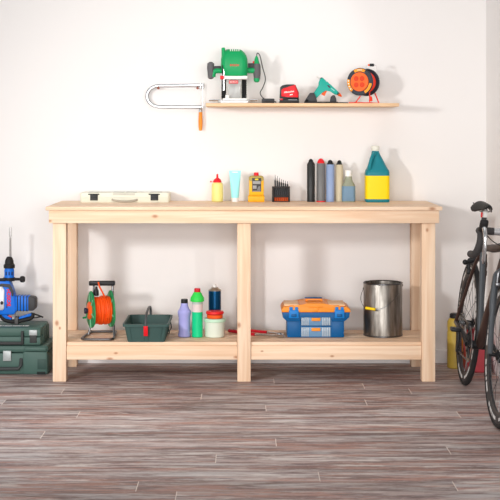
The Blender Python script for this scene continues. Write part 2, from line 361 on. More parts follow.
# ------------------------------------------------------------------ router on the wall shelf
def router():
    Y = -.16; q = Trace(200, 40, 7.143, Y, 245, 453); x, z = q.x, q.z
    green = mat('router_green', (20, 158, 92), .4, 0, .06); rubb = mat('grey_grip', (98, 96, 98), .6)
    t = thing('plunge_router', 'green plunge router with two side handles standing on the wall shelf', 'router', (q.X, Y, UZ))
    MB().prism([(x(132), -.06), (x(150), -.075), (x(340), -.075), (x(356), -.06), (x(356), .06), (x(340), .075), (x(150), .075), (x(132), .06)], 0, z(430), .002, plane='xy').build('base_plate', grey_light, t)
    MB().box((x(165), -.062, z(430)), (x(335), .062, z(416)), .003).box((x(182), -.066, z(418)), (x(208), -.05, z(392)), .003).build('base_casting', white, t)
    for s in (-1, 1): MB().tube([(x(65), s*.04, z(429)), (x(412), s*.04, z(429))], .0035, 8).build('guide_rod', steel, t)
    for a, b in ((152, 188), (294, 336)):
        MB().lathe([(.0135*(1 if k % 2 else .86), z(418)+(z(280)-z(418))*k/22) for k in range(23)], (x((a+b)/2), 0, 0), 20).build('column', black, t)
    sh = mat('clear_shield', (214, 214, 212), .2, 0, .02, trans=.55)
    MB().box((x(200), -.036, z(412)), (x(290), -.032, z(285)), .001).build('chip_shield', sh, t)
    lab = MB().box((x(207), -.038, z(311)), (x(273), -.0363, z(289)), .0006).build('name_plate', red, t)
    lettering('lettering', 'BOSCH', .0125, white, lab, (x(240), -.0385, z(300)))
    MB().lathe([(.006, z(385)), (.009, z(350)), (.0115, z(346)), (.0115, z(320)), (.016, z(316)), (.016, z(282))], (x(240), -.012, 0), 20).build('collet', dark_steel, t)
    MB().box((x(150), -.055, z(282)), (x(340), .055, z(256)), .006).build('collar', white, t)
    cx = x(245)
    prof = [(258, 168, 336, .108), (240, 160, 338, .118), (190, 150, 341, .124), (135, 150, 338, .122), (112, 155, 332, .116), (90, 166, 318, .10), (72, 178, 300, .085), (66, 190, 288, .07)]
    MB().loft([rrect(x(b)-x(a), d, .035, z(v), (x((a+b)/2), 0), 6) for v, a, b, d in prof]).build('motor_housing', green, t)
    MB().lathe([(.0095, z(120)), (.0095, z(62)), (.0085, z(56)), (.002, z(54))], (x(167), -.03, 0), 14).build('lock_post', green, t)
    vt = MB()
    for u in (218, 233, 248, 263, 278): vt.box((x(u)-.0024, -.052, z(82)), (x(u)+.0024, .03, z(64)), .001)
    vt.build('vent', white, t)
    lettering('lettering', 'BOSCH', .0145, red, t, (x(247), -.0622, z(183)), bold=.0004)
    # left handle
    MB().tube(smooth([(x(158), 0, z(218)), (x(120), 0, z(218)), (x(98), 0, z(228)), (x(92), 0, z(262))], 5), [.014]*16, 12).build('handle_arm', green, t)
    MB().box((x(100), -.008, z(205)), (x(152), .008, z(184)), .003).build('arm_cover', charcoal, t)
    h = [(.006, z(278)), (.015, z(270)), (.0175, z(235)), (.0195, z(190)), (.0175, z(165)), (.008, z(155))]
    MB().lathe(h, (x(77), 0, 0), 20).build('grip', rubb, t)
    # right handle
    MB().tube([(x(335), 0, z(216)), (x(395), 0, z(216))], .015, 14).build('handle_arm', green, t)
    MB().box((x(343), -.008, z(196)), (x(388), .008, z(164)), .003).build('arm_cover', charcoal, t)
    MB().lathe([(.006, z(292)), (.016, z(280)), (.0195, z(240)), (.0195, z(190)), (.0165, z(168))], (x(407), 0, 0), 20).build('grip', rubb, t)
    MB().lathe([(.0165, z(168)), (.0125, z(150)), (.009, z(128)), (.004, z(112))], (x(404), 0, 0), 18).build('strain_relief', green, t)
    MB().lathe([(.007, z(301)), (.0145, z(294)), (.0165, z(272))], (x(405), -.002, 0), 18).build('handle_end', green, t)
    MB().box((x(376), -.012, z(165)), (x(387), -.002, z(150)), .002).build('switch', red, t)
    # depth rod
    MB().tube([(x(171), -.045, z(362)), (x(171), -.045, z(205))], .0065, 10).build('depth_rod', steel, t)
    MB().tube([(x(163), -.05, z(250)), (x(163), -.05, z(182))], .0035, 8).build('depth_pointer', black, t)
    MB().box((x(145), -.06, z(282)), (x(172), -.05, z(256)), .003).build('depth_clamp', red, t)
    cord = smooth([(x(404), 0, z(116)), (x(410), 0, z(92)), (x(428), 0, z(112)), (x(446), 0, z(190)), (x(467), 0, z(275)), (x(450), 0, z(335)), (x(430), -.01, z(375)), (x(445), -.02, z(408)), (x(480), -.03, z(432))], 6)
    c = MB().tube(cord, .0026, 8).build('power_cord', charcoal, t)
    MB().box((x(440), -.045, 0.0005), (x(530), -.018, z(418)), .004).tube(smooth([(x(445), -.02, .012), (x(470), -.05, .012), (x(520), -.045, .01), (x(540), -.02, .008)], 5), .004, 8).build('plug', charcoal, c)
router()

# ------------------------------------------------------------------ tape measure, glue gun, cable reel
def tape_measure():
    Y = -.16; q = Trace(270, 60, 8.333, Y, 160, 359); x, z = q.x, q.z
    t = thing('tape_measure', 'red and black tape measure on the wall shelf beside the glue gun', 'tape measure', (q.X, Y, UZ))
    MB().prism(q.p((80, 315), (84, 222), (100, 208), (140, 199), (200, 199), (215, 215), (236, 265), (240, 315)), -.019, .019, .004).build('case', mat('tape_black', (52, 56, 58), .5), t)
    MB().prism(q.p((94, 300), (94, 245), (112, 230), (178, 215), (206, 203), (232, 265), (235, 308), (150, 306)), -.0225, -.015, .0025).build('side_panel', red, t)
    MB().prism(q.p((198, 200), (212, 203), (240, 268), (240, 310), (228, 310), (228, 270)), -.016, .016, .002).build('red_back', red, t)
    MB().prism(q.p((78, 358), (78, 318), (240, 314), (242, 358)), -.021, .021, .003).build('base_band', black, t)
    MB().box((x(84), -.023, z(330)), (x(106), -.0205, z(319)), .0008).build('lock_button', red, t)
    MB().box((x(70), -.01, z(350)), (x(73), .01, z(325)), .0003).box((x(72), -.008, z(332)), (x(80), .008, z(329))).build('hook', steel, t)
    MB().tube([(x(150), -.0213, z(328)), (x(225), -.0213, z(328))], .002, 6).build('belt_clip', dark_steel, t)
    lettering('lettering', 'Milwaukee', .0125, white, t, (x(155), -.0230, z(262)), rot=(pi/2, R(-8), 0), shear=.3, bold=.0003)
    MB().prism(q.p((162, 291), (164, 283), (188, 279), (186, 287)), -.0232, -.0222).build('marking', white, t)
tape_measure()
def glue_gun():
    Y = -.16; q = Trace(300, 60, 10, Y, 240, 435); x, z = q.x, q.z
    t = thing('gun_stand', 'black plastic stand under the teal glue gun on the wall shelf', 'stand', (q.X, Y, UZ))
    MB().box((x(42), -.03, 0), (x(375), .03, z(416)), .002).box((x(375), -.014, 0), (x(482), .014, z(421)), .002).build('base', black, t)
    st = MB(); st.prism(q.p((42, 416), (98, 328), (138, 326), (160, 372), (170, 416)), -.022, -.0125, .002).prism(q.p((42, 416), (98, 328), (138, 326), (160, 372), (170, 416)), .0125, .022, .002)
    st.prism(q.p((44, 416), (66, 382), (104, 416)), -.022, .022, .002).build('handle_holder', charcoal, t)
    for s in (-1, 1):
        MB().prism(q.p((300, 416), (308, 368), (326, 350), (344, 352), (358, 378), (364, 416)), s*.0185-.0035, s*.0185+.0035, .002).build('barrel_rest', charcoal, t)
    teal = mat('glue_gun_teal', (22, 166, 150), .45)
    g = thing('glue_gun', 'teal hot glue gun with orange trigger and nozzle resting in a black stand', 'glue gun', (q.X, Y, UZ))
    MB().prism(q.p((184, 228), (196, 200), (206, 176), (222, 172), (262, 208), (268, 222), (300, 240), (384, 318), (392, 332), (376, 348), (350, 344), (300, 312), (276, 298), (248, 300), (205, 340), (162, 384), (120, 402), (110, 380), (128, 336), (190, 264)), -.0115, .0115, .004).build('body', teal, g)
    MB().prism(q.p((214, 334), (256, 300), (273, 300), (258, 330), (248, 357), (236, 357), (228, 345), (214, 345)), -.0055, .0055, .002).build('trigger', orange, g)
    d = V((x(420)-x(380), 0, z(362)-z(330))).normalized(); p0 = V((x(378), 0, z(333)))
    MB().tube([p0, p0+d*.012, p0+d*.020, p0+d*.026], [.0095, .0085, .005, .003], 14).build('nozzle', orange, g)
    MB().prism(q.p((372, 322), (388, 322), (394, 334), (378, 348), (368, 348)), -.0122, .0122, .002).build('nozzle_collar', mat('dark_teal', (20, 84, 80), .5), g)
    MB().prism(q.p((268, 252), (284, 250), (304, 268), (300, 278), (288, 276)), -.0124, -.0112, .0004).build('badge', mat('plum_badge', (72, 34, 70), .4), g)
    MB().prism(q.p((306, 285), (314, 280), (346, 304), (342, 312)), -.0122, -.0112, .0003).build('marking', mat('pale_teal', (150, 205, 200), .4), g)
    MB().prism(q.p((198, 190), (206, 176), (220, 172), (214, 186)), -.0118, .0118, .0015).build('rear_cap', black, g)
    MB().tube([(x(166), 0, z(162)), (x(212), 0, z(186))], .0045, 10).build('glue_stick', mat('glue_stick_clear', (236, 234, 228), .3, trans=.3), g)
glue_gun()
def cable_reel():
    Y = -.15; q = Trace(340, 55, 7.692, Y, 180, 374); x, z = q.x, q.z
    t = thing('cable_reel', 'orange and black extension cable reel with four sockets on the wall shelf', 'cable reel', (q.X, Y, UZ))
    rd = mat('reel_red_orange', (240, 62, 40), .4); rim = mat('reel_rim', (44, 50, 60), .4)
    a = R(-27)
    c = V((x(180), 0, z(208)))
    Mx = M.Translation(c) @ M.Rotation(a, 4, 'Z')       # spool axis is local -Y turned a little to the left
    Rr = .0725
    def mb(): m = MB(); m.T = Mx; return m
    mb().lathe([(.03, -.052), (Rr-.004, -.052), (Rr, -.049), (Rr, -.042), (Rr-.004, -.039), (.03, -.039)], seg=48, axis='y').build('front_flange', rim, t)
    mb().lathe([(.03, .039), (Rr-.004, .039), (Rr, .042), (Rr, .049), (Rr-.004, .052), (.03, .052)], seg=48, axis='y').build('rear_flange', rim, t)
    mb().lathe([(.056*(1 if k % 2 else .965), -.0385+.077*k/22) for k in range(23)], seg=40, axis='y').build('wound_cable', rd, t)
    mb().lathe([(.002, -.0585), (.047, -.0585), (.050, -.056), (.050, -.05)], seg=40, axis='y').build('socket_panel', mat('reel_orange', (248, 104, 28), .4), t)
    for dx in (-.0165, .0165):
        for dz in (-.0165, .0165):
            k = mb().lathe([(.0135, -.0595), (.0115, -.0595), (.0105, -.0588), (.003, -.0588)], (dx, 0, dz), 20, 'y').build('socket', mat('socket_red', (226, 66, 24), .5), t)
    def seg(a0, a1, m, name):
        b = mb(); n = 8; ri, ro = .0545, .069
        A = []
        for y in (-.0555, -.051):
            A.append([(r*cos(R(a0+(a1-a0)*k/n)), y, r*sin(R(a0+(a1-a0)*k/n))) for r, ks in ((ro, range(n+1)), (ri, range(n, -1, -1))) for k in ks])
        b.loft(A).build(name, m, t)
    for a0, a1 in ((62, 118), (-62, -8), (168, 228)): seg(a0, a1, amber, 'reflector')
    for a0 in (172, 186, 200, 214): 
        b = mb(); p = V((.062*cos(R(a0+3)), -.0562, .062*sin(R(a0+3)))); b.sphere(p, .0035, (1, .3, 1), 10); b.build('marking', white, t)
    p = mb()
    for k in range(7):
        p.box((-.012+k*.004-.0012, -.0562, .0595), (-.012+k*.004+.0012, -.0552, .064))
    p.build('marking', white, t)
    tb = .0033; B = lambda u, v, y: (x(u), y, z(v))
    y0, y1 = -.062, .055
    fr = MB()
    fr.tube([B(150, 318, y0+.006), B(112, 368, y0), B(60, 369.5, y0)], tb, 8)
    fr.tube([B(110, 369.5, y0), B(240, 369.5, y0+.01), B(303, 369.5, y1-.02)], tb, 8)
    fr.tube([B(222, 250, y0+.03), B(222, 369, y0+.008)], tb, 8).tube([B(270, 285, y1-.025), B(304, 369, y1-.02)], tb, 8)
    fr.build('frame', rd, t)
    MB().lathe([(.003, z(318)), (.006, z(325)), (.0105, z(356)), (.003, z(358))], (x(229), y0+.004, 0), 14).build('plug_clip', rd, t)
    MB().tube(smooth([B(196, 112, -.01), B(205, 82, -.005), B(240, 72, 0), B(278, 82, .005), B(288, 120, .01)], 6), .0025, 8).build('carry_handle', mat('pale_handle', (226, 224, 222), .4), t)
    MB().box((x(226), -.012, z(88)), (x(262), .006, z(66)), .004).build('cable_plug', black, t)
    MB().box((x(214), -.009, z(84)), (x(227), .003, z(70)), .002).build('plug_tip', orange, t)
cable_reel()

# ------------------------------------------------------------------ on the bench top
def case():
    Y = -.185; q = Trace(75, 180, 5, Y, 248, 112); x, z = q.x, q.z
    cream = mat('cream_plastic', (226, 224, 206), .4, 0, .03)
    t = thing('tool_case', 'slim cream plastic tool case with black latches lying on the bench', 'case', (q.X, 0, TOPZ))
    w_ = x(472)-x(25)
    MB().loft([rrect(w_*k, .172*k, .012, zz, (0, -.099), 4) for k, zz in ((.985, 0), (1, .004), (1, .0245))]).build('lower_shell', cream, t)
    lid = MB().loft([rrect(w_*k, .172*k, .012, zz, (0, -.099), 4) for k, zz in ((1, .0255), (1, .045), (.985, .050))]).build('lid', cream, t)
    emb = mat('case_emboss', (196, 194, 182), .5)
    for u0, u1, y0, y1, h in ((188, 240, -.16, -.07, .0525), (250, 302, -.16, -.07, .0525), (60, 110, -.15, -.05, .0515), (370, 430, -.15, -.05, .0515)):
        MB().box((x(u0), y0, .0495), (x(u1), y1, h), .001).build('lid_panel', emb, lid)
    MB().box((x(190), -.1865, z(76)), (x(300), -.1845, z(66)), .001).build('name_strip', emb, lid)
    hd = mat('case_handle', (176, 166, 150), .5)
    MB().tube(smooth([(x(185), -.185, z(97)), (x(200), -.196, z(102)), (x(248), -.20, z(106)), (x(296), -.196, z(102)), (x(312), -.185, z(97))], 5), [.003]+[.0055]*19+[.003], 10).build('handle', hd, t)
    for u0 in (66, 368):
        l = MB().box((x(u0), -.1885, z(74)), (x(u0+56), -.184, z(68)), .001).box((x(u0+10), -.1895, z(102)), (x(u0+48), -.184, z(72)), .0015).build('latch', black, t)
        MB().box((x(u0+14), -.1915, z(100)), (x(u0+44), -.189, z(92)), .001).build('latch_tab', charcoal, l)
case()
BY = -.115
def squeeze_bottle():
    q = Trace(205, 165, 11.11, BY, 137, 407); z = q.z; m = q.m
    t = thing('squeeze_bottle', 'pale yellow squeeze bottle with red nozzle cap on the bench', 'bottle', (q.X, BY, TOPZ))
    MB().lathe([(.024, 0), (.030, .003), (64*m, z(385)), (64*m, z(225)), (60*m, z(205)), (46*m, z(192))]).build('body', mat('yellow_bottle', (250, 234, 144), .35, trans=.1), t)
    MB().lathe([(46*m, z(194)), (46*m, z(176)), (38*m, z(160)), (20*m, z(145)), (13*m, z(140)), (9*m, z(98)), (3*m, z(97))], seg=24).build('cap', red, t)
    MB().tube([(-45*m, 0, z(186)), (-70*m, 0, z(184))], .0015, 6).sphere((-72*m, 0, z(183)), .0045).build('cap_plug', red, t)
squeeze_bottle()
def cream_tube():
    q = Trace(205, 165, 11.11, BY, 334, 407); z = q.z; m = q.m
    t = thing('squeeze_tube', 'pale turquoise squeeze tube standing on its white cap on the bench', 'tube', (q.X, BY, TOPZ))
    cy = mat('turquoise_tube', (160, 236, 238), .35, 0, .03)
    rings = []
    for v, hw, hd in ((362, 40, 38), (350, 43, 38), (280, 48, 32), (180, 56, 20), (110, 62, 8), (92, 64, 3), (60, 65, 2.2)):
        rings.append([(hw*m*cos(2*pi*k/28), hd*m*sin(2*pi*k/28), z(v)) for k in range(28)])
    MB().loft(rings).build('body', cy, t)
    MB().box((-32*m, -.0035, z(84)), (30*m, .0035, z(72)), .001).build('hang_slot', white, t)
    MB().lathe([(36*m, 0), (39*m, .002), (39*m, z(366)), (36*m, z(361))], seg=28).build('cap', white, t)
cream_tube()
def glue_can():
    q = Trace(240, 165, 8.333, BY, 136, 302); z = q.z; x = q.x; m = q.m
    t = thing('yellow_canister', 'yellow rectangular canister with red cap and picture label on the bench', 'canister', (q.X, BY, TOPZ))
    ye = mat('canister_yellow', (240, 176, 34), .4); ol = mat('canister_olive', (172, 152, 82), .45)
    MB().box((x(67), -.028, 0), (x(204), .028, z(252)), .004).box((x(70), -.027, z(252)), (x(201), .027, z(246)), .002).build('base', ye, t)
    MB().box((x(75), -.025, z(246)), (x(198), .025, z(118)), .004).build('body', ye, t)
    MB().loft([rrect((x(198)-x(75))*k, .05*k, .008, z(v)) for v, k in ((130, 1.01), (100, 1.01), (90, .93), (84, .7))]).build('shoulder', ol, t)
    lb = MB().box((x(101), -.0268, z(216)), (x(176), -.0252, z(103)), .0006).build('label', mat('label_dark', (66, 66, 66), .5), t)
    MB().box((x(124), -.0274, z(120)), (x(152), -.0266, z(108)), .0003).build('label_badge', mat('badge_yellow', (236, 214, 40), .4), lb)
    g = mat('label_grey', (158, 158, 156), .5)
    MB().box((x(106), -.0274, z(152)), (x(172), -.0266, z(128)), .0003).box((x(106), -.0274, z(192)), (x(138), -.0266, z(164)), .0003).build('label_picture', g, lb)
    MB().prism(q.p((140, 205), (150, 175), (168, 168), (172, 205)), -.0274, -.0266).build('label_picture', mat('label_mid', (120, 120, 120), .5), lb)
    MB().box((x(104), -.0276, z(214)), (x(173), -.0266, z(208)), .0003).build('label_stripe', g, lb)
    MB().lathe([(20*m, z(86)), (20*m, z(60)), (17*m, z(57)), (2*m, z(57))], seg=24).build('cap', red, t)
glue_can()
def bit_rack():
    q = Trace(240, 165, 8.333, BY, 341, 302); z = q.z; x = q.x
    bk = mat('rack_black', (44, 38, 36), .5)
    t = thing('bit_rack', 'black open rack holding a row of driver bits on the bench', 'rack', (q.X, BY, TOPZ))
    MB().box((x(267), .008, 0), (x(416), .013, z(174)), .001).build('back_panel', bk, t)
    MB().box((x(267), -.016, 0), (x(282), .009, z(174)), .002).box((x(402), -.016, 0), (x(416), .009, z(174)), .002).build('side_panel', bk, t)
    MB().box((x(280), -.016, 0), (x(404), .009, .003), .001).build('base', bk, t)
    MB().box((x(280), -.016, z(188)), (x(404), -.0095, z(176)), .001).box((x(280), -.016, z(263)), (x(404), -.0095, z(250)), .001).build('front_rail', bk, t)
    orm = mat('bit_orange', (206, 84, 34), .45); sh = mat('bit_shaft', (58, 58, 60), .35, .5); tip = mat('bit_tip', (128, 128, 130), .3, .9)
    us = (293, 311, 328, 345, 361, 378, 395); tk = (122, 128, 135, 140, 145, 149, 152); tp = (75, 86, 100, 112, 117, 125, 130)
    names = ['tallest driver bit, at the tall end of the black rack'] + ['slim driver bit in the black rack, %s from its tall end' % s for s in ('second', 'third', 'fourth', 'fifth', 'sixth')] + ['shortest driver bit, at the low end of the black rack']
    for u, a, b, nm in zip(us, tk, tp, names):
        o = thing('driver_bit', nm, 'driver bit', (q.X+x(u), BY-.001, TOPZ+.0032), group='driver bits in the black rack')
        zz = lambda v: z(v)-.0032
        MB().lathe([(.0035, 0), (.0048, .001), (.0048, zz(266)), (.003, zz(264))], seg=12).build('handle', orm, o)
        MB().lathe([(.0042, zz(264)), (.0042, zz(a+4)), (.003, zz(a))], seg=12).build('shank', sh, o)
        MB().lathe([(.0024, zz(a)), (.0018, zz(b+8)), (.0006, zz(b))], seg=8).build('tip', tip, o)
bit_rack()
def cartridges():
    d = [(91, 33, 110, 72, (46, 46, 46), black, None, 'black sealant cartridge with black cap, beside the grey one'),
         (174, 36, 108, 68, (112, 112, 112), red, red, 'dark grey sealant cartridge with bright red domed cap'),
         (252, 35, 118, 80, (140, 160, 196), black, None, 'pale blue sealant cartridge with black cap'),
         (328, 31, 120, 83, (196, 184, 156), black, None, 'beige sealant cartridge with black cap beside the small bottle')]
    for c, r, top, tip, col, capm, ring, lb in d:
        q = Trace(300, 150, 8.333, BY, c, 430); z = q.z; m = q.m
        t = thing('sealant_cartridge', lb, 'cartridge', (q.X, BY, TOPZ), group='sealant cartridges standing in a row')
        MB().lathe([(r*m*.93, .0005), (r*m, .002), (r*m, z(top+4)), (r*m*.93, z(top)), (r*m*.5, z(top))]).build('body', mat('cartridge', col, .35), t)
        rr = r*m
        MB().lathe([(rr*.82, z(top)), (rr*.80, z(top-8)), (rr*.62, z(top-12)), (rr*.58, z(top-22)), (rr*.42, z(tip+6)), (rr*.12, z(tip))] if capm is black else
                   [(rr*.86, z(top)), (rr*.84, z(top-8)), (rr*.66, z(top-24)), (rr*.42, z(tip+5)), (rr*.1, z(tip))], seg=28).build('cap', capm, t)
        if ring: MB().lathe([(rr*1.02, .0), (rr*1.03, .001), (rr*1.03, .005), (rr*1.005, .006)]).build('base_ring', ring, t)
cartridges()
def small_bottle():
    q = Trace(300, 150, 8.333, BY-.01, 404, 430); z = q.z; m = q.m
    t = thing('small_bottle', 'small clear bottle with white cap and slate blue label on the bench', 'bottle', (q.X, BY-.01, TOPZ))
    MB().loft([rrect(w_*m, d*m, r*m, z(v), n=6) for v, w_, d, r in ((430, 104, 84, 24), (424, 110, 90, 26), (300, 110, 90, 30), (285, 102, 82, 38), (262, 76, 64, 31), (240, 60, 56, 27), (216, 54, 54, 26.5))]).build(
        'body', mat('pale_green_glass', (176, 182, 160), .15, 0, .03, trans=.35), t)
    MB().loft([rrect(w_*m, d*m, r*m, z(v), n=6) for v, w_, d, r in ((420, 111.5, 91.5, 27), (298, 111.5, 91.5, 30))], cap=False).build('label', mat('slate_label', (112, 142, 166), .5, 0, .05), t)
    MB().lathe([(29*m, z(217)), (30*m, z(214)), (28*m, z(168)), (26*m, z(165)), (2*m, z(164.5))], seg=28).build('cap', white, t)
small_bottle()
def jug():
    Y = -.135; q = Trace(355, 140, 7.133, Y, 157, 443); z = q.z; m = q.m; x = q.x
    te = mat('jug_teal', (28, 128, 140), .4, 0, .06)
    t = thing('teal_jug', 'large teal plastic jug with yellow label and pale cap on the bench', 'jug', (q.X, Y, TOPZ))
    MB().loft([rrect(w_*m, d*m, r*m, z(v), (c*m, 0), 6) for v, w_, d, c, r in ((443, 158, 120, 0, 24), (437, 170, 132, 0, 28), (232, 170, 132, 0, 28), (214, 162, 124, 0, 30), (206, 148, 112, 0, 34), (150, 100, 84, -3, 34), (110, 68, 66, -9, 32), (88, 54, 54, -12, 26.9), (78, 50, 50, -12, 24.9))]).build('body', te, t)
    MB().tube(smooth([(x(140), -26*m, z(92)), (x(122), -48*m, z(110)), (x(106), -66*m, z(150)), (x(98), -62*m, z(192)), (x(96), -52*m, z(212))], 5), 12*m, 12).build('handle', te, t)
    MB().loft([rrect(171.5*m, 133.5*m, 28.5*m, z(v), n=6) for v in (420, 254)], cap=False).build('label', mat('label_yellow', (250, 216, 14), .45, 0, .03), t)
    MB().lathe([(27*m, z(79)), (28.5*m, z(76)), (28.5*m, z(46)), (26*m, z(42)), (2*m, z(42))], (-12*m, 0, 0), 28).build('cap', mat('cap_pale', (226, 226, 214), .4), t)
jug()

# ------------------------------------------------------------------ on the lower shelf
def cord_reel():
    Y = -.36; q = Trace(75, 275, 7.143, Y, 185, 440); z0 = 0.0; m = q.m
    t = thing('cord_winder', 'bright orange cord wound on a green reel with tubular steel stand', 'cord reel', (X(75+185/7.143, Y), Y, SHZ+.0008))
    x = lambda u: (u-185)*m
    H = lambda v: (440-v)*m
    gr = mat('reel_green', (30, 140, 84), .45); oc = mat('cord_orange', (248, 88, 22), .5, 0, .12, 60, .3, stretch=(6, 1, 1))
    tb = .0058
    base = [(x(262), .13, tb), (x(105), .13, tb), (x(92), .10, tb), (x(66), -.085, tb), (x(80), -.13, tb), (x(106), -.143, tb), (x(256), -.143, tb), (x(280), -.13, tb), (x(288), -.10, tb), (x(276), .10, tb)]
    MB().tube(smooth(base, 5, True), tb, 10, True).build('stand_base', dark_steel, t)
    MB().tube([(x(284), -.03, tb), (x(272), .0, H(300)), (x(266), .02, H(70))], tb, 10).build('upright', dark_steel, t)
    MB().tube([(x(92), .02, tb), (x(124), .03, H(300)), (x(130), .03, H(70))], tb*.9, 10).build('upright', dark_steel, t)
    MB().box((x(98), .0, H(80)), (x(284), .035, H(46)), .006).build('carry_bar', black, t)
    a = R(19); c = V((x(185), -.005, H(252)))
    Mx = M.Translation(c) @ M.Rotation(a, 4, 'Z')
    def mb(): b = MB(); b.T = Mx; return b
    rr = random.Random(3)
    hw = .046
    mb().lathe([(.0705*(1 if k % 2 else .94), -hw+2*hw*k/16) for k in range(17)], seg=36, axis='x').build('wound_cord', oc, t)
    w = mb()
    for k in range(9):
        a0 = rr.uniform(0, 6.28); x0 = rr.uniform(-.03, .03); s = rr.uniform(-.03, .03)
        w.tube([(max(-hw, min(hw, x0+s*j/8)), .0715*cos(a0+j*.4), .0715*sin(a0+j*.4)) for j in range(9)], .0035, 6)
    w.build('loose_turns', oc, t)
    def flange(xc, name):
        poly = []
        for k in range(36):
            an = 2*pi*k/36; r = .088+.012*max(0, cos(3*an+pi/2))
            poly.append((r*cos(an), r*sin(an)))
        b = mb(); b.prism(poly, xc-.004, xc+.004, .0015, 1, 'yz')
        f = b.build(name, gr, t); s = mb()
        for k in range(6):
            an = 2*pi*k/6+.3
            s.tube([(xc-.005, .04*cos(an), .04*sin(an)), (xc-.005, .085*cos(an), .085*sin(an))], .004, 6)
        s.build('rib', mat('reel_green_pale', (120, 180, 140), .4), f)
    flange(-hw-.005, 'flange'); flange(hw+.005, 'flange')
    mb().lathe([(.003, -.068), (.036, -.068), (.045, -.062), (.045, -.052)], seg=32, axis='x').build('hub_cover', mat('hub_orange', (240, 98, 40), .4), t)
    k = mb().lathe([(.003, -.085), (.014, -.085), (.016, -.081), (.012, -.068)], seg=20, axis='x').build('centre_knob', mat('knob_navy', (40, 46, 66), .4), t)
    mb().tube([(-.070, 0, -.005), (-.076, .0, -.034)], .004, 8).tube([(-.076, 0, -.034), (-.094, 0, -.036)], .005, 8).build('crank', gr, t)
    # plug tucked under the bar with the loose end of the cord
    MB().lathe([(.004, H(150)), (.0135, H(146)), (.0125, H(112)), (.007, H(98)), (.006, H(82))], (x(154), -.012, 0), 16).build('plug', black, t)
    MB().tube(smooth([(x(170), -.02, H(50)), (x(178), -.024, H(80)), (x(200), -.03, H(120)), (x(218), -.04, H(152))], 5), .0042, 8).build('loose_end', oc, t)
cord_reel()
def basket():
    t = thing('tote_basket', 'dark green open plastic tote basket with arched handle and red tag', 'basket', (-.487, -.39, SHZ+.0008))
    gr = mat('basket_green', (62, 88, 84), .5, 0, .06)
    W, D, W0, D0, H = .217, .36,   .185, .325, .090; th = .003
    def ring(wd, dp, z): return rrect(wd, dp, .012, z, n=3)
    MB().loft([ring(W0, D0, 0), ring(W, D, H), ring(W-2*th, D-2*th, H), ring(W0-2*th, D0-2*th, th)]).build('body', gr, t)
    MB().loft([ring(W+.012, D+.012, H-.012), ring(W+.014, D+.014, H), ring(W-.004, D-.004, H+.002), ring(W-.004, D-.004, H-.008)], cap=False).build('rim', gr, t)
    rb = MB()
    for s in (-1, 1):
        for xx in (-.011, .012): rb.tube([(xx*.9, s*(D0/2+.0005), .004), (xx, s*(D/2), H-.012)], .0022, 6)
        rb.tube([(-.07, s*(D0/2), .004), (-.082, s*D/2, H-.012)], .002, 6).tube([(.07, s*(D0/2), .004), (.082, s*D/2, H-.012)], .002, 6)
        for yy in (-.1, 0, .1): rb.tube([(s*(W0/2), yy*.9, .004), (s*(W/2), yy, H-.012)], .0022, 6)
    rb.build('rib', gr, t)
    MB().tube(smooth([(.0, -.186, H-.02), (.0, -.184, H+.02), (.001, -.14, H+.045), (.001, -.05, H+.056), (.001, .05, H+.056), (.001, .14, H+.045), (0, .184, H+.02), (0, .186, H-.02)], 6), .0062, 10).build('handle', mat('handle_grey', (78, 82, 84), .45), t)
    MB().box((-.0105, -.1895, .033), (.0105, -.1745, .084), .001, rot=M.Rotation(R(12), 3, 'X')).build('tag', red, t)
    MB().tube(smooth([(.103, -.11, H-.012), (.112, -.10, H-.05), (.108, -.06, H-.062), (.108, .06, H-.062), (.112, .10, H-.05), (.103, .11, H-.012)], 4), .003, 8).build('side_grip', mat('grip_dark', (40, 54, 52), .5), t)
basket()
LY = -.37
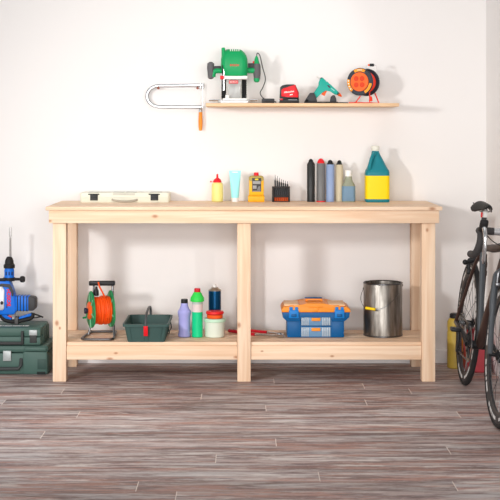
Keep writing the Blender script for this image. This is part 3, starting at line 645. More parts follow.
def shelf_bottles():
    q = Trace(165, 270, 6.25, LY, 121, 420); z = q.z; m = q.m
    la = mat('lavender_plastic', (166, 166, 224), .4, 0, .04)
    t = thing('lavender_bottle', 'lavender plastic bottle with black cap on the lower shelf', 'bottle', (q.X, LY, SHZ+.0008))
    MB().lathe([(34*m, 0), (39*m, .003), (40*m, z(405)), (36*m, z(395)), (36*m, z(300)), (40*m, z(278)), (42*m, z(264)), (38*m, z(254)), (32*m, z(248)), (24*m, z(228)), (22*m, z(210))]).build('body', la, t)
    MB().lathe([(21*m, z(212)), (22*m, z(209)), (21*m, z(188)), (19*m, z(185)), (2*m, z(185))], seg=24).build('cap', black, t)
    q = Trace(165, 270, 6.25, LY-.01, 202, 422); z = q.z; m = q.m
    t = thing('green_bottle', 'tall green bottle with bright red cap on the lower shelf', 'bottle', (q.X, LY-.01, SHZ+.0008))
    MB().lathe([(30*m, 0), (33.5*m, .003), (33.5*m, z(262))]).build('body', mat('green_plastic', (22, 204, 138), .4, 0, .04), t)
    MB().lathe([(33*m, z(264)), (33*m, z(200))]).build('sleeve', mat('sleeve_grey', (186, 196, 188), .45), t)
    lb = MB(); n = 14
    def arc(r, v): return [(r*sin(R(-75+150*k/n)), -r*cos(R(-75+150*k/n)), z(v)) for k in range(n+1)]
    lb.loft([arc(34.2*m, 264)+arc(33.2*m, 264)[::-1], arc(34.2*m, 216)+arc(33.2*m, 216)[::-1]]).build('label', mat('label_pinkish', (226, 208, 206), .5, 0, .08, 90), t)
    MB().lathe([(33*m, z(202)), (43*m, z(199)), (44*m, z(184)), (41*m, z(174)), (34*m, z(164)), (28*m, z(152)), (22*m, z(143)), (19*m, z(140))]).build('shoulder', mat('lime_green', (56, 214, 84), .4, 0, .04), t)
    MB().lathe([(19*m, z(144)), (20*m, z(142)), (19*m, z(121)), (17*m, z(118)), (2*m, z(118))], seg=24).build('cap', mat('cap_crimson', (206, 26, 40), .4), t)
    q = Trace(165, 270, 6.25, LY+.02, 312, 416); z = q.z; m = q.m; Y = LY+.0
    t = thing('plastic_tub', 'pale mint plastic tub with lid under the small orange jar', 'tub', (q.X, Y, SHZ+.0008))
    MB().lathe([(56*m, 0), (60*m, .003), (62*m, z(320))]).build('body', mat('tub_white', (216, 224, 210), .4, 0, .02), t)
    MB().lathe([(62*m, z(322)), (68*m, z(320)), (69*m, z(306)), (66*m, z(301)), (2*m, z(301))], seg=40).build('lid', mat('mint', (192, 226, 200), .4, 0, .02), t)
    j = thing('small_jar', 'small orange jar with red lid on top of the pale tub', 'jar', (q.X, Y, SHZ+z(301)+.0011))
    zz = lambda v: z(v)-z(301)
    MB().lathe([(44*m, 0), (49*m, .002), (50*m, zz(278))], seg=40).build('body', mat('jar_orange', (244, 92, 34), .4), j)
    MB().lathe([(50*m, zz(275)), (55*m, zz(273)), (56*m, zz(263)), (53*m, zz(257)), (40*m, zz(256)), (2*m, zz(256))], seg=40).build('lid', mat('jar_red', (226, 40, 40), .4), j)
    Y = -.24; q = Trace(165, 270, 6.25, Y, 311, 0); s = sc(Y)
    zb = lambda v: Zh(270+v/6.25, Y)-SHZ; m = q.m
    t = thing('spray_can', 'metallic blue spray can with white nozzle behind the pale tub', 'spray can', (q.X, Y, SHZ+.0008))
    MB().lathe([(36*m, 0), (39.5*m, .004), (39.5*m, zb(128))]).build('body', mat('can_blue', (16, 78, 122), .22, .6, .08), t)
    MB().lathe([(40.5*m, zb(130)), (41*m, zb(126)), (39*m, zb(123)), (33*m, zb(120)), (24*m, zb(114)), (21*m, zb(108)), (2*m, zb(108))]).build('shoulder', mat('can_silver', (186, 180, 170), .3, .8), t)
    MB().lathe([(11*m, zb(109)), (11*m, zb(96)), (7*m, zb(90)), (1*m, zb(89))], seg=20).build('nozzle', white, t)
shelf_bottles()
crimson = mat('crimson_grip', (196, 30, 44), .45)
def pliers():
    Y = -.33
    def P(px, py, y, h=0): return (X(px, y)-X(257, Y), y-Y, h)
    t = thing('slip_joint_pliers', 'long steel pliers with red handles lying behind the middle leg', 'pliers', (X(257, Y), Y, SHZ+.0008))
    # the two levers lie on the shelf and cross near the jaws
    A = [P(229, 0, -.225, .010), P(241, 0, -.29, .010), P(255, 0, -.36, .010)]
    B = [P(249, 0, -.215, .010), P(257, 0, -.25, .010), P(267, 0, -.285, .010)]
    MB().tube(smooth(A, 6), [.0085]*13, 10).build('red_grip', crimson, t)
    MB().tube(smooth(B, 6), [.0075]*13, 10).build('red_grip', crimson, t)
    MB().tube(smooth([A[-1], P(268, 0, -.385, .009), P(277, 0, -.40, .009), P(283.5, 0, -.425, .010)], 5), [.0055]*10+[.0075]*6, 10).build('lever', steel, t)
    MB().tube(smooth([B[-1], P(274, 0, -.33, .012), P(280, 0, -.37, .012), P(283.5, 0, -.405, .012)], 5), [.0055]*10+[.0075]*6, 10).build('lever', steel, t)
    MB().lathe([(.002, .022), (.009, .022), (.010, .019), (.010, .002)], P(279.5, 0, -.39, 0), 16).build('pivot', dark_steel, t)
pliers()
def toolbox():
    Y = -.40; q = Trace(275, 290, 6.25, Y, 254, 298); z = q.z; x = q.x
    bl = mat('toolbox_blue', (4, 88, 146), .4, 0, .06); og = mat('toolbox_orange', (246, 150, 50), .4, 0, .04)
    t = thing('toolbox', 'blue plastic toolbox with orange lid and two front drawers', 'toolbox', (q.X, 0, SHZ+.0008))
    y0, y1 = Y, -.19
    yc = (y0+y1)/2; D = y1-y0
    MB().box((x(76), y0, 0), (x(162), y1, z(188)), .004).box((x(350), y0, 0), (x(432), y1, z(188)), .004).box((x(158), y0+.02, 0), (x(354), y1, z(160)), .002).box((x(158), y0, z(232)), (x(354), y0+.03, z(225)), .001).box((x(158), y0, 0), (x(354), y0+.03, z(294)), .001).build('body', bl, t)
    MB().prism(q.p((76, 198), (48, 172), (46, 140), (467, 140), (464, 172), (432, 198), (354, 198), (350, 168), (162, 168), (158, 198)), y0-.006, y1+.004, .003).build('collar', bl, t)
    MB().prism(q.p((40, 140), (42, 120), (58, 103), (150, 99), (188, 88), (200, 84), (306, 84), (320, 88), (350, 99), (442, 102), (470, 120), (473, 140)), y0-.009, y1+.006, .004).build('lid', og, t)
    pale = mat('organiser_lid', (254, 208, 160), .45, 0, .08, 60)
    for a, b in ((58, 152), (336, 440)):
        lid = MB().box((x(a), y0+.012, z(106)), (x(b), y1-.012, z(94)), .003).build('organiser_cover', pale, t)
        MB().box((x((a+b)/2-14), y0-.0, z(110)), (x((a+b)/2+14), y0+.016, z(98)), .002).build('catch', og, lid)
    h = MB().prism(q.p((192, 84), (198, 69), (300, 69), (306, 84), (292, 84), (286, 77), (212, 77), (206, 84)), yc-.014, yc+.014, .002).build('handle', og, t)
    MB().box((x(190), yc-.01, z(68)), (x(302), yc+.012, z(62)), .002).build('handle_grip', bl, h)
    MB().prism(q.p((205, 98), (300, 98), (290, 110), (216, 110)), y0-.0115, y0-.006, .001).prism(q.p((240, 112), (270, 112), (266, 134), (244, 134)), y0-.0125, y0-.006, .001).build('lid_ridge', og, t)
    lb = mat('latch_blue', (24, 126, 206), .4)
    for a in (86, 371):
        l = MB().box((x(a), y0-.0165, z(176)), (x(a+62), y0-.008, z(124)), .004).box((x(a+4), y0-.0135, z(126)), (x(a+24), y0-.005, z(106)), .002).box((x(a+38), y0-.0135, z(126)), (x(a+58), y0-.005, z(106)), .002).build('latch', lb, t)
        MB().box((x(a+14), y0-.0195, z(168)), (x(a+48), y0-.016, z(148)), .002).build('latch_tab', bl, l)
    cl = mat('clear_bin', (186, 202, 216), .2, 0, .04, trans=.2); cm = mat('drawer_front', (108, 148, 184), .25, 0, .04)
    for v0, v1 in ((170, 224), (233, 294)):
        d = MB().box((x(163), y0+.002, z(v1)), (x(350), y0+.018, z(v0)), .001).build('drawer', cm, t)
        for a, c in ((163, 216), (292, 350)):
            b = MB(); n = 4
            for k in range(n):
                ua = a+2+(c-a-4)*k/n; ub = a+2+(c-a-4)*(k+1)/n-3
                b.box((x(ua), y0-.002, z(v1-2)), (x(ub), y0+.004, z(v0+2)), .001)
            b.build('clear_bin', cl, d)
        MB().box((x(228), y0-.008, z(v0+24)), (x(283), y0+.003, z(v0+5)), .002).build('drawer_pull', og, d)
toolbox()
def bucket():
    Y = -.315; q = Trace(355, 270, 6.667, Y, 186, 432); m = q.m
    t = thing('metal_bucket', 'tall scuffed galvanised steel bucket with wire handle and yellow grip', 'bucket', (q.X, Y, SHZ+.0008))
    r = 129*m; H = .271
    mt, n, l, b = newmat('galvanised')
    tc = n.new('ShaderNodeTexCoord'); mp = n.new('ShaderNodeMapping'); mp.inputs['Scale'].default_value = (30, 30, 5); l.new(tc.outputs['Object'], mp.inputs[0])
    nz = n.new('ShaderNodeTexNoise'); nz.inputs['Scale'].default_value = 1.5; nz.inputs['Detail'].default_value = 6; l.new(mp.outputs[0], nz.inputs['Vector'])
    rp = ramp(n, [(.35, (112, 106, 100)), (.55, (150, 145, 138)), (.75, (186, 181, 174))]); l.new(nz.outputs['Fac'], rp.inputs[0]); l.new(rp.outputs[0], b.inputs['Base Color'])
    b.inputs['Metallic'].default_value = 1; b.inputs['Roughness'].default_value = .4
    bp = n.new('ShaderNodeBump'); bp.inputs['Strength'].default_value = .15; bp.inputs['Distance'].default_value = .003; l.new(nz.outputs['Fac'], bp.inputs['Height']); l.new(bp.outputs[0], b.inputs['Normal'])
    MB().lathe([(r*.97, 0), (r, .003), (r, H-.003), (r*.99, H-.001), (r*.97, H-.003), (r*.965, .006), (.002, .005)], seg=64).build('body', mt, t)
    MB().lathe([(r*1.0, H-.006), (r*1.02, H-.004), (r*1.02, H), (r*1.0, H+.002), (r*.97, H)], seg=64, close=True).lathe([(r*.995, 0), (r*1.015, .001), (r*1.015, .007), (r*.995, .008)], seg=64, close=True).build('rim', dark_steel, t)
    P = lambda u, v, y: ((u-186)*m, y, (432-v)*m)
    w = smooth([P(54, 128, 0), P(38, 165, -.02), P(36, 200, -.05), P(60, 238, -.085), P(120, 245, -.108), P(170, 236, -.110), P(215, 208, -.108), P(262, 165, -.085), P(300, 118, -.04), P(318, 100, 0)], 6)
    MB().tube(w, .0014, 6).sphere(P(55, 122, 0), .006, (.5, 1, 1)).sphere(P(317, 100, 0), .006, (.5, 1, 1)).build('bail_handle', dark_steel, t)
    MB().tube([P(62, 237, -.0865), P(122, 243.5, -.1085)], .0072, 12).build('yellow_grip', mat('grip_yellow', (250, 212, 20), .45), t)
bucket()

# ------------------------------------------------------------------ green cases and hammer drill at the left
g1 = mat('case_green', (72, 100, 92), .45, 0, .06); g2 = mat('case_green_dark', (56, 80, 74), .5, 0, .06)
silver = mat('latch_silver', (176, 182, 182), .4, .2)
def cases():
    Y = -.36; q = Trace(0, 310, 7.15, Y, 0, 463); z = q.z; x = lambda u: X(u/7.15, Y)
    y1 = -.06
    t = thing('green_tool_case', 'large dark green tool case on the floor under the slimmer case', 'tool case', (-1.28, Y+.15, 0))
    ox, oy = 1.28, -(Y+.15)
    def B(m_, lo, hi, b=.003): return m_.box((lo[0]+ox, lo[1]+oy, lo[2]), (hi[0]+ox, hi[1]+oy, hi[2]), b)
    XR = x(345); XL = -2.56-XR
    b_ = B(MB(), (XL, Y+.006, 0), (XR, y1, z(310)), .010); b_.build('lower_shell', g1, t)
    m_ = MB(); B(m_, (XL, Y+.006, z(308)), (XR, y1, .148), .014); m_.build('lid', g1, t)
    for lo, hi, bv in (((x(165), Y-.002, .002), (x(338), Y+.02, z(300)), .006), ((XL+.004, Y-.002, .002), (-2.56-x(165), Y+.02, z(300)), .006), ((x(170), Y-.002, z(298)), (x(332), Y+.02, z(265)), .008)):
        f = MB(); B(f, lo, hi, bv); f.build('corner_block', g1, t)
    r = MB(); B(r, (x(268), Y-.0035, z(425)), (x(330), Y+.0, z(352)), .002); r.build('side_clip', g2, t)
    r = MB(); B(r, (x(264), Y-.003, z(461)), (x(326), Y+.0, z(441)), .002); r.build('slot', mat('slot_dark', (26, 36, 34), .6), t)
    s = MB(); s.tube([(x(150)+ox, Y+.01+oy, z(350)), (x(150)+ox, Y-.006+oy, z(395)), (x(135)+ox, Y-.010+oy, z(418)), (x(-60)+ox, Y-.010+oy, z(420)), (-2.56-x(135)+ox, Y-.010+oy, z(418)), (-2.56-x(150)+ox, Y-.006+oy, z(395)), (-2.56-x(150)+ox, Y+.01+oy, z(350))], .009, 10); s.build('handle', mat('handle_dark', (62, 66, 66), .5), t)
    for u in (22, -2.56):
        l = MB(); xa = x(22) if u == 22 else -2.56-x(80)
        B(l, (xa, Y-.006, z(365)), (xa+x(80)-x(22), Y+.008, z(292)), .003); l = l.build('latch', silver, t)
    # upper, slimmer case
    zb = .1485
    t = thing('green_tool_case', 'slimmer dark green tool case on top, carrying the blue hammer drill', 'tool case', (-1.28, Y+.15, zb))
    zz = lambda v: z(v)-zb+.001
    XR = x(296); XL = -2.56-XR; H = .0915
    b_ = MB(); B(b_, (XL, Y+.010, 0), (XR, y1-.03, .045), .008); b_.build('lower_shell', g1, t)
    b_ = MB(); B(b_, (XL, Y+.010, .044), (XR, y1-.03, H), .012); lid = b_.build('lid', g1, t)
    for lo, hi in (((x(172), Y+.001, .003), (x(290), Y+.02, .042)), ((x(172), Y+.001, .046), (x(290), Y+.02, H-.008)), ((XL+.006, Y+.001, .003), (-2.56-x(172), Y+.02, .042))):
        f = MB(); B(f, lo, hi, .005); f.build('corner_block', g1, t)
    f = MB()
    for yy in (-.30, -.24, -.18, -.12): B(f, (XR-.004, yy-.012, .004), (XR+.005, yy+.012, H-.012), .004)
    for yy in (-.31, -.27, -.23, -.19): B(f, (XR-.03, yy-.006, H-.004), (XR+.003, yy+.006, H+.002), .002)
    f.build('side_rib', g1, t)
    hd = mat('handle_charcoal', (58, 60, 60), .55)
    s = MB(); B(s, (-2.56-x(166), Y-.006, .004), (x(166), Y+.014, .019), .005); B(s, (x(150), Y-.006, .004), (x(168), Y+.014, .074), .005); B(s, (-2.56-x(168), Y-.006, .004), (-2.56-x(150), Y+.014, .074), .005); s.build('handle', hd, t)
    for xa in (x(208), -2.56-x(266)):
        l = MB(); B(l, (xa, Y-.005, .052), (xa+x(266)-x(208), Y+.006, .080), .003); l = l.build('latch', silver, t)
        l2 = MB(); B(l2, (xa+.003, Y-.004, .014), (xa+x(266)-x(208)-.003, Y+.006, .053), .002); l2.build('latch_tab', hd, l)
    mk = MB(); rr = random.Random(5)
    u = -120
    while u < 186:
        wd = rr.choice((5, 7, 9)); B(mk, (x(u), Y+.055, H-.0004), (x(u+wd), Y+.085, H+.0012), 0); u += wd+rr.choice((3, 4, 8))
    mk.build('marking', white, lid)
cases()
def hammer_drill():
    Y = -.23; q = Trace(0, 270, 6.25, Y, 65, 332); z = q.z; x = q.x; m = q.m
    zb = .1485+.0915+.001
    bl = mat('drill_blue', (20, 110, 216), .4, 0, .06)
    t = thing('hammer_drill', 'blue rotary hammer drill standing upright on the green tool cases', 'drill', (q.X, Y, zb))
    zk = .0018
    Zv = lambda v: (Zh(270+v/6.25, Y)-zb)
    # vertical gearbox
    MB().prism([(x(u), Zv(v)) for u, v in ((-30, 80), (-20, 60), (68, 64), (78, 100), (100, 160), (106, 258), (92, 275), (-25, 275))], -.034, .034, .008).build('gearbox', bl, t)
    MB().lathe([(34*m, Zv(66)), (34*m, Zv(48)), (31*m, Zv(42)), (31*m, Zv(0)), (26*m, Zv(-14)), (8*m, Zv(-16))], (x(58), 0, 0), 28).build('collar', bl, t)
    gv = MB()
    for a in range(8): gv.box((x(58)-.002+.001, 0, 0), (x(58)-.0019+.001, .0001, .0001)) if False else None
    for k in (0, 1, 2): gv.box((x(40+k*18), -.0265, Zv(30)), (x(48+k*18), -.020, Zv(8)), .001)
    gv.build('collar_vent', mat('vent_navy', (18, 40, 90), .5), t)
    MB().lathe([(34*m, Zv(-12)), (35*m, Zv(-20)), (35*m, Zv(-32)), (28*m, Zv(-40)), (26*m, Zv(-60)), (18*m, Zv(-78)), (12*m, Zv(-84)), (3*m, Zv(-84))], (x(58), 0, 0), 28).build('chuck', rubber, t)
    bt = MB(); bt.lathe([(6.5*m, Zv(-84)), (6*m, Zv(-200))], (x(65), 0, 0), 12); bt.loft([rrect(9*m, 8*m, 2*m, Zv(-200), (x(65), 0), 2), rrect(15*m, 6*m, 2*m, Zv(-215), (x(65), 0), 2), rrect(15*m, 5*m, 2*m, Zv(-262), (x(65), 0), 2), rrect(11*m, 3*m, 1*m, Zv(-270), (x(65), 0), 2)])
    bt.build('chisel_bit', mat('bit_steel', (150, 148, 146), .4, .7), t)
    # side handle
    sh = MB().lathe([(36*m, Zv(68)), (38*m, Zv(60)), (38*m, Zv(52)), (36*m, Zv(46))], (x(58), 0, 0), 28)
    sh.tube([(x(90), -.01, Zv(56)), (x(125), -.012, Zv(56)), (x(132), -.012, Zv(56)), (x(146), -.012, Zv(56)), (x(158), -.012, Zv(56))], [9*m, 9*m, 19*m, 21*m, 15*m], 14)
    sh.tube([(x(40), -.03, Zv(57)), (x(-70), -.03, Zv(57))], 10*m, 12); sh.build('side_handle', rubber, t)
    MB().prism([(x(u), Zv(v)) for u, v in ((-26, 98), (22, 98), (36, 120), (34, 232), (26, 246), (-26, 246))], -.0405, -.030, .003).build('side_plate', mat('drill_grey', (188, 190, 194), .35, .3), t)
    MB().prism([(x(u), Zv(v)) for u, v in ((2, 98), (10, 80), (70, 84), (92, 130), (90, 160), (80, 160), (76, 130), (60, 102))], -.037, -.030, .002).build('trim_band', charcoal, t)
    MB().sphere((x(20), -.041, Zv(200)), .008, (1, .3, 1.2)).build('selector', black, t)
    lettering('lettering', 'BOSCH', .027, red, t, (x(63), -.0344, Zv(168)), rot=(pi/2, R(-90), 0), bold=.0012)
    mm = MB()
    for k in range(4): mm.box((x(46), -.0350, Zv(212+k*6)), (x(54), -.0338, Zv(208+k*6)))
    mm.build('marking', mat('drill_navy', (14, 34, 80), .4), t)
    # motor and grip
    bdm = mat('band_dark', (36, 44, 60), .5)
    mo = MB().box((x(100), -.036, Zv(252)), (x(190), .036, Zv(158)), .008).build('motor', bl, t)
    for u in (112, 130, 150, 170):
        MB().box((x(u), -.0372, Zv(254)), (x(u+8), .0372, Zv(157)), .004).build('motor_band', bdm, mo)
    MB().prism([(x(u), Zv(v)) for u, v in ((180, 160), (222, 166), (230, 180), (228, 236), (214, 250), (180, 250))], -.037, .037, .008).build('motor_cap', charcoal, mo)
    gp = smooth([(x(12), 0, Zv(262)), (x(10), 0, Zv(290)), (x(34), 0, Zv(312)), (x(90), 0, Zv(322)), (x(150), 0, Zv(312)), (x(196), 0, Zv(298)), (x(206), 0, Zv(268))], 6)
    MB().tube(gp, .0115, 12).build('grip', rubber, t)
    MB().prism([(x(u), Zv(v)) for u, v in ((16, 262), (12, 282), (36, 302), (74, 310), (74, 296), (46, 286), (40, 268))], -.0135, .0135, .003).build('grip_insert', bl, t)
    MB().prism([(x(u), Zv(v)) for u, v in ((120, 306), (196, 286), (200, 268), (182, 272), (120, 292))], -.0135, .0135, .003).build('rear_insert', bl, t)
    MB().box((x(48), -.009, Zv(296)), (x(76), .009, Zv(284)), .003).build('trigger', red, t)
    MB().prism([(x(u), Zv(v)) for u, v in ((52, 256), (96, 256), (96, 292), (84, 292), (52, 280))], -.011, .011, .002).build('inner_plate', mat('plate_grey', (150, 148, 150), .4), t)
    MB().box((x(94), -.022, 0), (x(118), .022, Zv(290)), .004).build('rest_foot', mat('foot_grey', (84, 82, 82), .5), t)
    c = smooth([(x(204), 0, Zv(272)), (x(236), 0, Zv(282)), (x(270), 0, Zv(296))], 5)
    MB().tube(c, .004, 8).tube(smooth([(x(196), 0, Zv(300)), (x(222), 0, Zv(298)), (x(262), 0, Zv(290))], 5), .0035, 8).build('power_cord', rubber, t)
hammer_drill()

# ------------------------------------------------------------------ bicycle and the containers behind it
def floor_containers():
    Y = -.15; q = Trace(445, 310, 6.25, Y, 50, 372); m = 1/(6.25*sc(Y))
    t = thing('yellow_flask', 'mustard yellow bottle with black cap on the floor behind the bicycle', 'bottle', (X(455.5, Y), Y, 0))
    H = lambda v: (372-v)*m
    hw = 52*m
    MB().lathe([(hw*.9, 0), (hw, .004), (hw, H(150)), (hw*.94, H(140)), (hw*.97, H(125)), (hw, H(115)), (hw*.98, H(85)), (hw*.8, H(66)), (hw*.6, H(60))]).build('body', mat('mustard', (196, 168, 74), .4, 0, .06), t)
    MB().lathe([(hw*.62, H(61)), (hw*.7, H(58)), (hw*.68, H(36)), (hw*.55, H(31)), (.002, H(31))], seg=24).build('cap', black, t)
    Y = -.22
    t = thing('red_canister', 'dusty red plastic canister on the floor behind the bicycle wheel', 'canister', (X(476, Y), Y, 0))
    rd = mat('canister_red', (206, 78, 88), .45, 0, .08)
    MB().loft([rrect(w_, d, .02, z_, (0, 0), 5) for w_, d, z_ in ((.108, .16, 0), (.115, .17, .006), (.115, .17, .165), (.10, .15, .18), (.085, .12, .186))]).build('body', rd, t)
    MB().tube(smooth([(0, -.06, .18), (0, -.045, .212), (0, .03, .212), (0, .045, .18)], 5), .009, 10).build('handle', rd, t)
    MB().lathe([(.02, .183), (.02, .205), (.017, .208), (.002, .208)], (-.02, .055, 0), 18).build('cap', mat('canister_cap', (170, 40, 50), .5), t)
floor_containers()
def bicycle():
    t = thing('racing_bicycle', 'black racing bicycle with drop handlebars leaning against the side wall', 'bicycle', (1.078, -.645, .0005))
    t.rotation_euler = (0, R(4.3), R(-1.0))
    r = .305; WB = 1.0
    P = lambda u, w_, x=0: (x, -u, w_)
    frm = mat('frame_black', (50, 46, 46), .3, 0, .1, coat=.4); brn = mat('frame_copper', (66, 48, 43), .38, .1, .25, 12)
    grey = mat('fork_grey', (80, 84, 88), .38, .1, .1)
    tyre = mat('tyre', (44, 43, 44), .7, 0, .1); rim = mat('carbon_rim', (52, 52, 54), .35, 0, .1); dec = mat('decal_white', (222, 222, 220), .4)
    def wheel(name, c, parent_rot=0):
        wE = bpy.data.objects.new(name, None); COL.objects.link(wE); wE.parent = t; wE.location = c; wE.rotation_euler = (0, 0, parent_rot); wE.empty_display_size = .05
        MB().tube([(0, (r-.0125)*cos(2*pi*k/64), (r-.0125)*sin(2*pi*k/64)) for k in range(64)], .0125, 12, True).build('tyre', tyre, wE)
        MB().lathe([(.285, -.009), (.282, -.0105), (.25, -.010), (.238, -.004), (.238, .004), (.25, .010), (.282, .0105), (.285, .009)], seg=64, axis='x', close=True).build('rim', rim, wE)
        n = 5
        for side in (-1, 1):
            for a0 in range(0, 360, 45):
                d = MB()
                for off, ln in ((0, 10), (12, 3), (17, 8), (27, 5)):
                    A = [[rr*V((0, cos(R(a0+off+ln*k/n)), sin(R(a0+off+ln*k/n)))) for k in range(n+1)] for rr in (.259, .273)]
                    r0, r1 = ([p+V((side*q0, 0, 0)) for p in A[0]]+[p+V((side*q1, 0, 0)) for p in A[1][::-1]] for q0, q1 in ((.0096, .0100), (.0109, .0113)))
                    d.loft([r0, r1])
                d.build('rim_lettering', dec, wE)
        st = MB().lathe([(.2895, -.0095), (.2925, -.0105), (.2945, -.0118), (.2915, -.0118), (.288, -.0106)], seg=64, axis='x', close=True)
        st.build('sidewall_stripe', mat('stripe_grey', (150, 150, 148), .5), wE)
        sp = MB()
        for k in range(20):
            a = 2*pi*k/20; s = 1 if k % 2 else -1; b = a+s*.5
            sp.tube([(s*.02, .02*cos(b), .02*sin(b)), (0, .24*cos(a), .24*sin(a))], .0012, 5)
        sp.build('spokes', dark_steel, wE)
        MB().lathe([(.004, -.06), (.008, -.055), (.008, -.03), (.022, -.026), (.022, -.018), (.012, -.014), (.012, .014), (.022, .018), (.022, .026), (.008, .03), (.008, .055), (.004, .06)], seg=20, axis='x').build('hub', black, wE)
        return wE
    rw = wheel('rear_wheel', P(0, r), R(.8)); ST = R(3)
    wheel('front_wheel', P(WB, r), ST)
    BB = P(.40, .255); SEAT = P(.275, .70); HT1, HT0 = P(.875, .79), P(.905, .66)
    MB().tube([BB, P(.345, .45), SEAT, P(.27, .72)], [.019, .0135, .015, .017], 14).build('seat_tube', grey, t)
    MB().tube(smooth([P(.277, .69), P(.40, .705), P(.65, .725), P(.868, .755)], 5), [.016]*8+[.019]*8, 14).build('top_tube', mat('frame_dark_brown', (46, 36, 34), .45, 0, .3, 14), t)
    MB().tube([BB, P(.65, .47), P(.892, .69)], [.022, .026, .026], 14).build('down_tube', brn, t)
    MB().tube([HT0, HT1], .024, 16).build('head_tube', brn, t)
    for s in (-1, 1):
        MB().tube(smooth([P(.285, .665, s*.012), P(.22, .60, s*.026), P(.10, .44, s*.045), P(0, r, s*.062)], 5), .0085, 10).build('seat_stay', brn, t)
        MB().tube(smooth([P(.40, .255, s*.02), P(.28, .262, s*.034), P(.12, .285, s*.055), P(0, r, s*.062)], 5), .010, 10).build('chain_stay', frm, t)
    # fork
    fk = bpy.data.objects.new('fork', None); COL.objects.link(fk); fk.parent = t; fk.empty_display_size = .05
    for s in (-1, 1):
        MB().tube(smooth([P(.908, .645, s*.012), P(.914, .628, s*.034), P(.93, .55, s*.044), P(.955, .43, s*.048), P(WB, r, s*.052)], 6), [.016]*8+[.015]*8+[.012]*9, 12).build('blade', grey, fk)
    MB().sphere(P(.91, .645), .026, (1.3, 1, .8)).build('crown', grey, fk)
    cal = MB(); cal.tube(smooth([P(.935, .66, .0), P(.945, .648, -.032), P(.945, .60, -.036)], 4), .007, 8).tube(smooth([P(.935, .66, 0), P(.945, .648, .032), P(.945, .60, .036)], 4), .007, 8)
    cal.box((-.043, -.955, .585), (-.018, -.93, .602), .003).box((.018, -.955, .585), (.043, -.93, .602), .003).build('front_brake', dark_steel, t)
    cal = MB(); cal.tube(smooth([P(.15, .63, 0), P(.13, .622, -.038), P(.13, .575, -.038)], 4), .010, 8).tube(smooth([P(.15, .63, 0), P(.13, .622, .038), P(.13, .575, .038)], 4), .010, 8)
    cal.sphere(P(.15, .612, -.060), .013).tube([P(.15, .612, -.06), P(.15, .625, -.01)], .009, 8).box((-.048, -.155, .555), (-.018, -.10, .580), .003).box((.018, -.155, .555), (.048, -.10, .580), .003).build('rear_brake', black, t)
    MB().tube([P(.15, .628), P(.255, .64)], .009, 8).build('brake_bridge', frm, t)
    # seat post, saddle
    MB().tube([P(.27, .71), P(.238, .855)], .0125, 14).build('seat_post', charcoal, t)
    MB().box((-.012, -.262, .838), (.012, -.225, .872), .004).build('post_clamp', white, t)
    MB().box((-.0185, -.268, .838), (-.012, -.250, .862), .002).build('clamp_stripe', red, t)
    rail = MB()
    for s in (-1, 1): rail.tube(smooth([P(.10, .897, s*.035), P(.18, .868, s*.020), P(.27, .868, s*.018), P(.36, .893, s*.012)], 5), .0035, 8)
    rail.build('saddle_rail', dark_steel, t)
    rings = []
    for u, hw, dr, zc in ((.090, .036, .018, .905), (.105, .048, .034, .909), (.15, .051, .046, .910), (.20, .042, .042, .907), (.25, .030, .030, .905), (.31, .022, .024, .905), (.355, .019, .020, .905), (.372, .010, .010, .901)):
        n = 12; prof = [(-1+2*k/n) for k in range(n+1)]
        rings.append([(hw*q, -u, zc-dr*abs(q)**2.2) for q in prof]+[(hw*q*.9, -u, zc-.007-dr*abs(q)**2.2*.97) for q in prof[::-1]])
    MB().loft(rings).build('saddle', mat('saddle_black', (28, 27, 26), .6, 0, .1), t)
    # stem and bars
    MB().tube([HT1, P(.868, .825)], .018, 14).tube([P(.868, .806), P(.945, .816)], .016, 14).build('stem', frm, t)
    hb = bpy.data.objects.new('handlebar', None); COL.objects.link(hb); hb.parent = t; hb.location = (.008, -.945, .816); hb.rotation_euler = (0, 0, ST); hb.empty_display_size = .05
    MB().tube([(-.075, 0, 0), (.075, 0, 0)], .0155, 16).build('bar_clamp_area', mat('bar_silver', (205, 206, 208), .25, .6), hb)
    tape = mat('bar_tape', (66, 64, 64), .7, 0, .15, 80, .3)
    for s in (-1, 1):
        pts = smooth([(s*.075, 0, 0), (s*.115, 0, 0), (s*.138, -.012, .0), (s*.143, -.05, .0), (s*.146, -.085, -.014), (s*.150, -.098, -.045), (s*.155, -.075, -.082), (s*.158, -.03, -.100), (s*.160, .03, -.104)], 6)
        MB().tube(pts, .0158, 12).build('bar_tape', tape, hb)
        hd = smooth([(s*.142, -.05, .004), (s*.143, -.09, .014), (s*.143, -.115, .036), (s*.143, -.12, .054)], 5)
        MB().tube(hd, [.016]*8+[.018]*5+[.017, .015, .010], 12).build('brake_hood', rubber, hb)
        MB().tube(smooth([(s*.143, -.122, .02), (s*.140, -.14, -.01), (s*.138, -.142, -.06), (s*.136, -.128, -.115), (s*.134, -.118, -.125)], 5), [.009]*8+[.008]*8+[.0065]*5, 10).build('brake_lever', steel, hb)
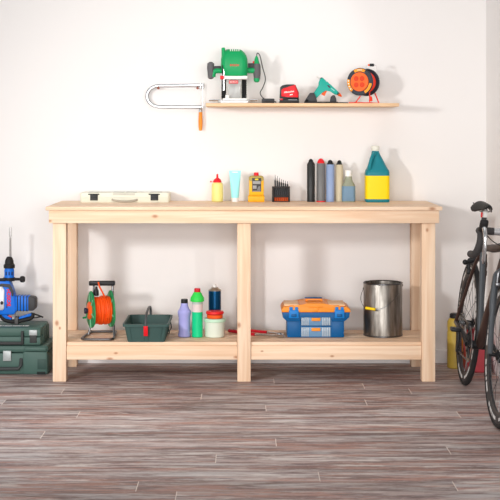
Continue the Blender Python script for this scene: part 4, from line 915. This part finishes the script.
        cb = smooth([(s*.137, -.115, .0), (s*.11, -.14, -.03), (s*.05, -.07, -.06), (s*.02, .0, -.10)], 6)
        MB().tube(cb, .0024, 6).build('brake_cable', black, hb)
    MB().tube(smooth([P(.29, .712, -.006), P(.33, .742, -.012), P(.37, .735, -.012), P(.39, .712, -.012)], 5), .0022, 6).build('rear_cable', black, t)
    # drivetrain on the bike's right-hand side (seen at the left of the frame)
    MB().lathe([(.075, -.052), (.080, -.050), (.080, -.048), (.075, -.046), (.06, -.047), (.06, -.051)], BB, 40, 'x', close=True).build('chainring', dark_steel, t)
    cr = MB().tube([P(.40, .255, -.06), P(.25, .30, -.068)], [.012, .009], 10).tube([P(.40, .255, .06), P(.55, .21, .068)], [.012, .009], 10)
    for k in range(5): a = 2*pi*k/5; cr.tube([P(.40, .255, -.052), P(.40+.065*cos(a), .255+.065*sin(a), -.05)], .006, 8)
    cr.tube([P(.40, .255, -.06), P(.40, .255, .06)], .02, 14); cr.build('crank', black, t)
    for s, w_, u in ((-1, .30, .25), (1, .21, .55)): MB().box((min(s*.072, s*.12), -u-.03, w_-.009), (max(s*.072, s*.12), -u+.03, w_+.009), .005).build('pedal', black, t)
    cs = MB()
    for k, rr in enumerate((.052, .047, .042, .037, .032, .027)): cs.lathe([(rr-.012, -.028-k*.004), (rr, -.028-k*.004), (rr, -.0265-k*.004), (rr-.012, -.0265-k*.004)], P(0, r), 28, 'x', close=True)
    cs.build('cassette', steel, t)
    ch = [P(.0+.045*cos(a), r+.045*sin(a), -.045) for a in [pi/2+pi*k/8 for k in range(5)]]
    MB().tube([P(.40, .335, -.049), P(0, r+.045, -.045)], .004, 6).tube([P(.40, .175, -.049), P(.06, .17, -.045), P(.03, .20, -.045), P(.03, .26, -.045)], .004, 6).build('chain', dark_steel, t)
    MB().box((-.056, -.05, .16), (-.040, -.01, .27), .006).lathe([(.004, -.05), (.022, -.05), (.022, -.042), (.004, -.042)], P(.04, .17), 16, 'x').build('derailleur', black, t)
    MB().box((-.058, -.385, .315), (-.040, -.31, .35), .005).build('front_derailleur', black, t)
bicycle()
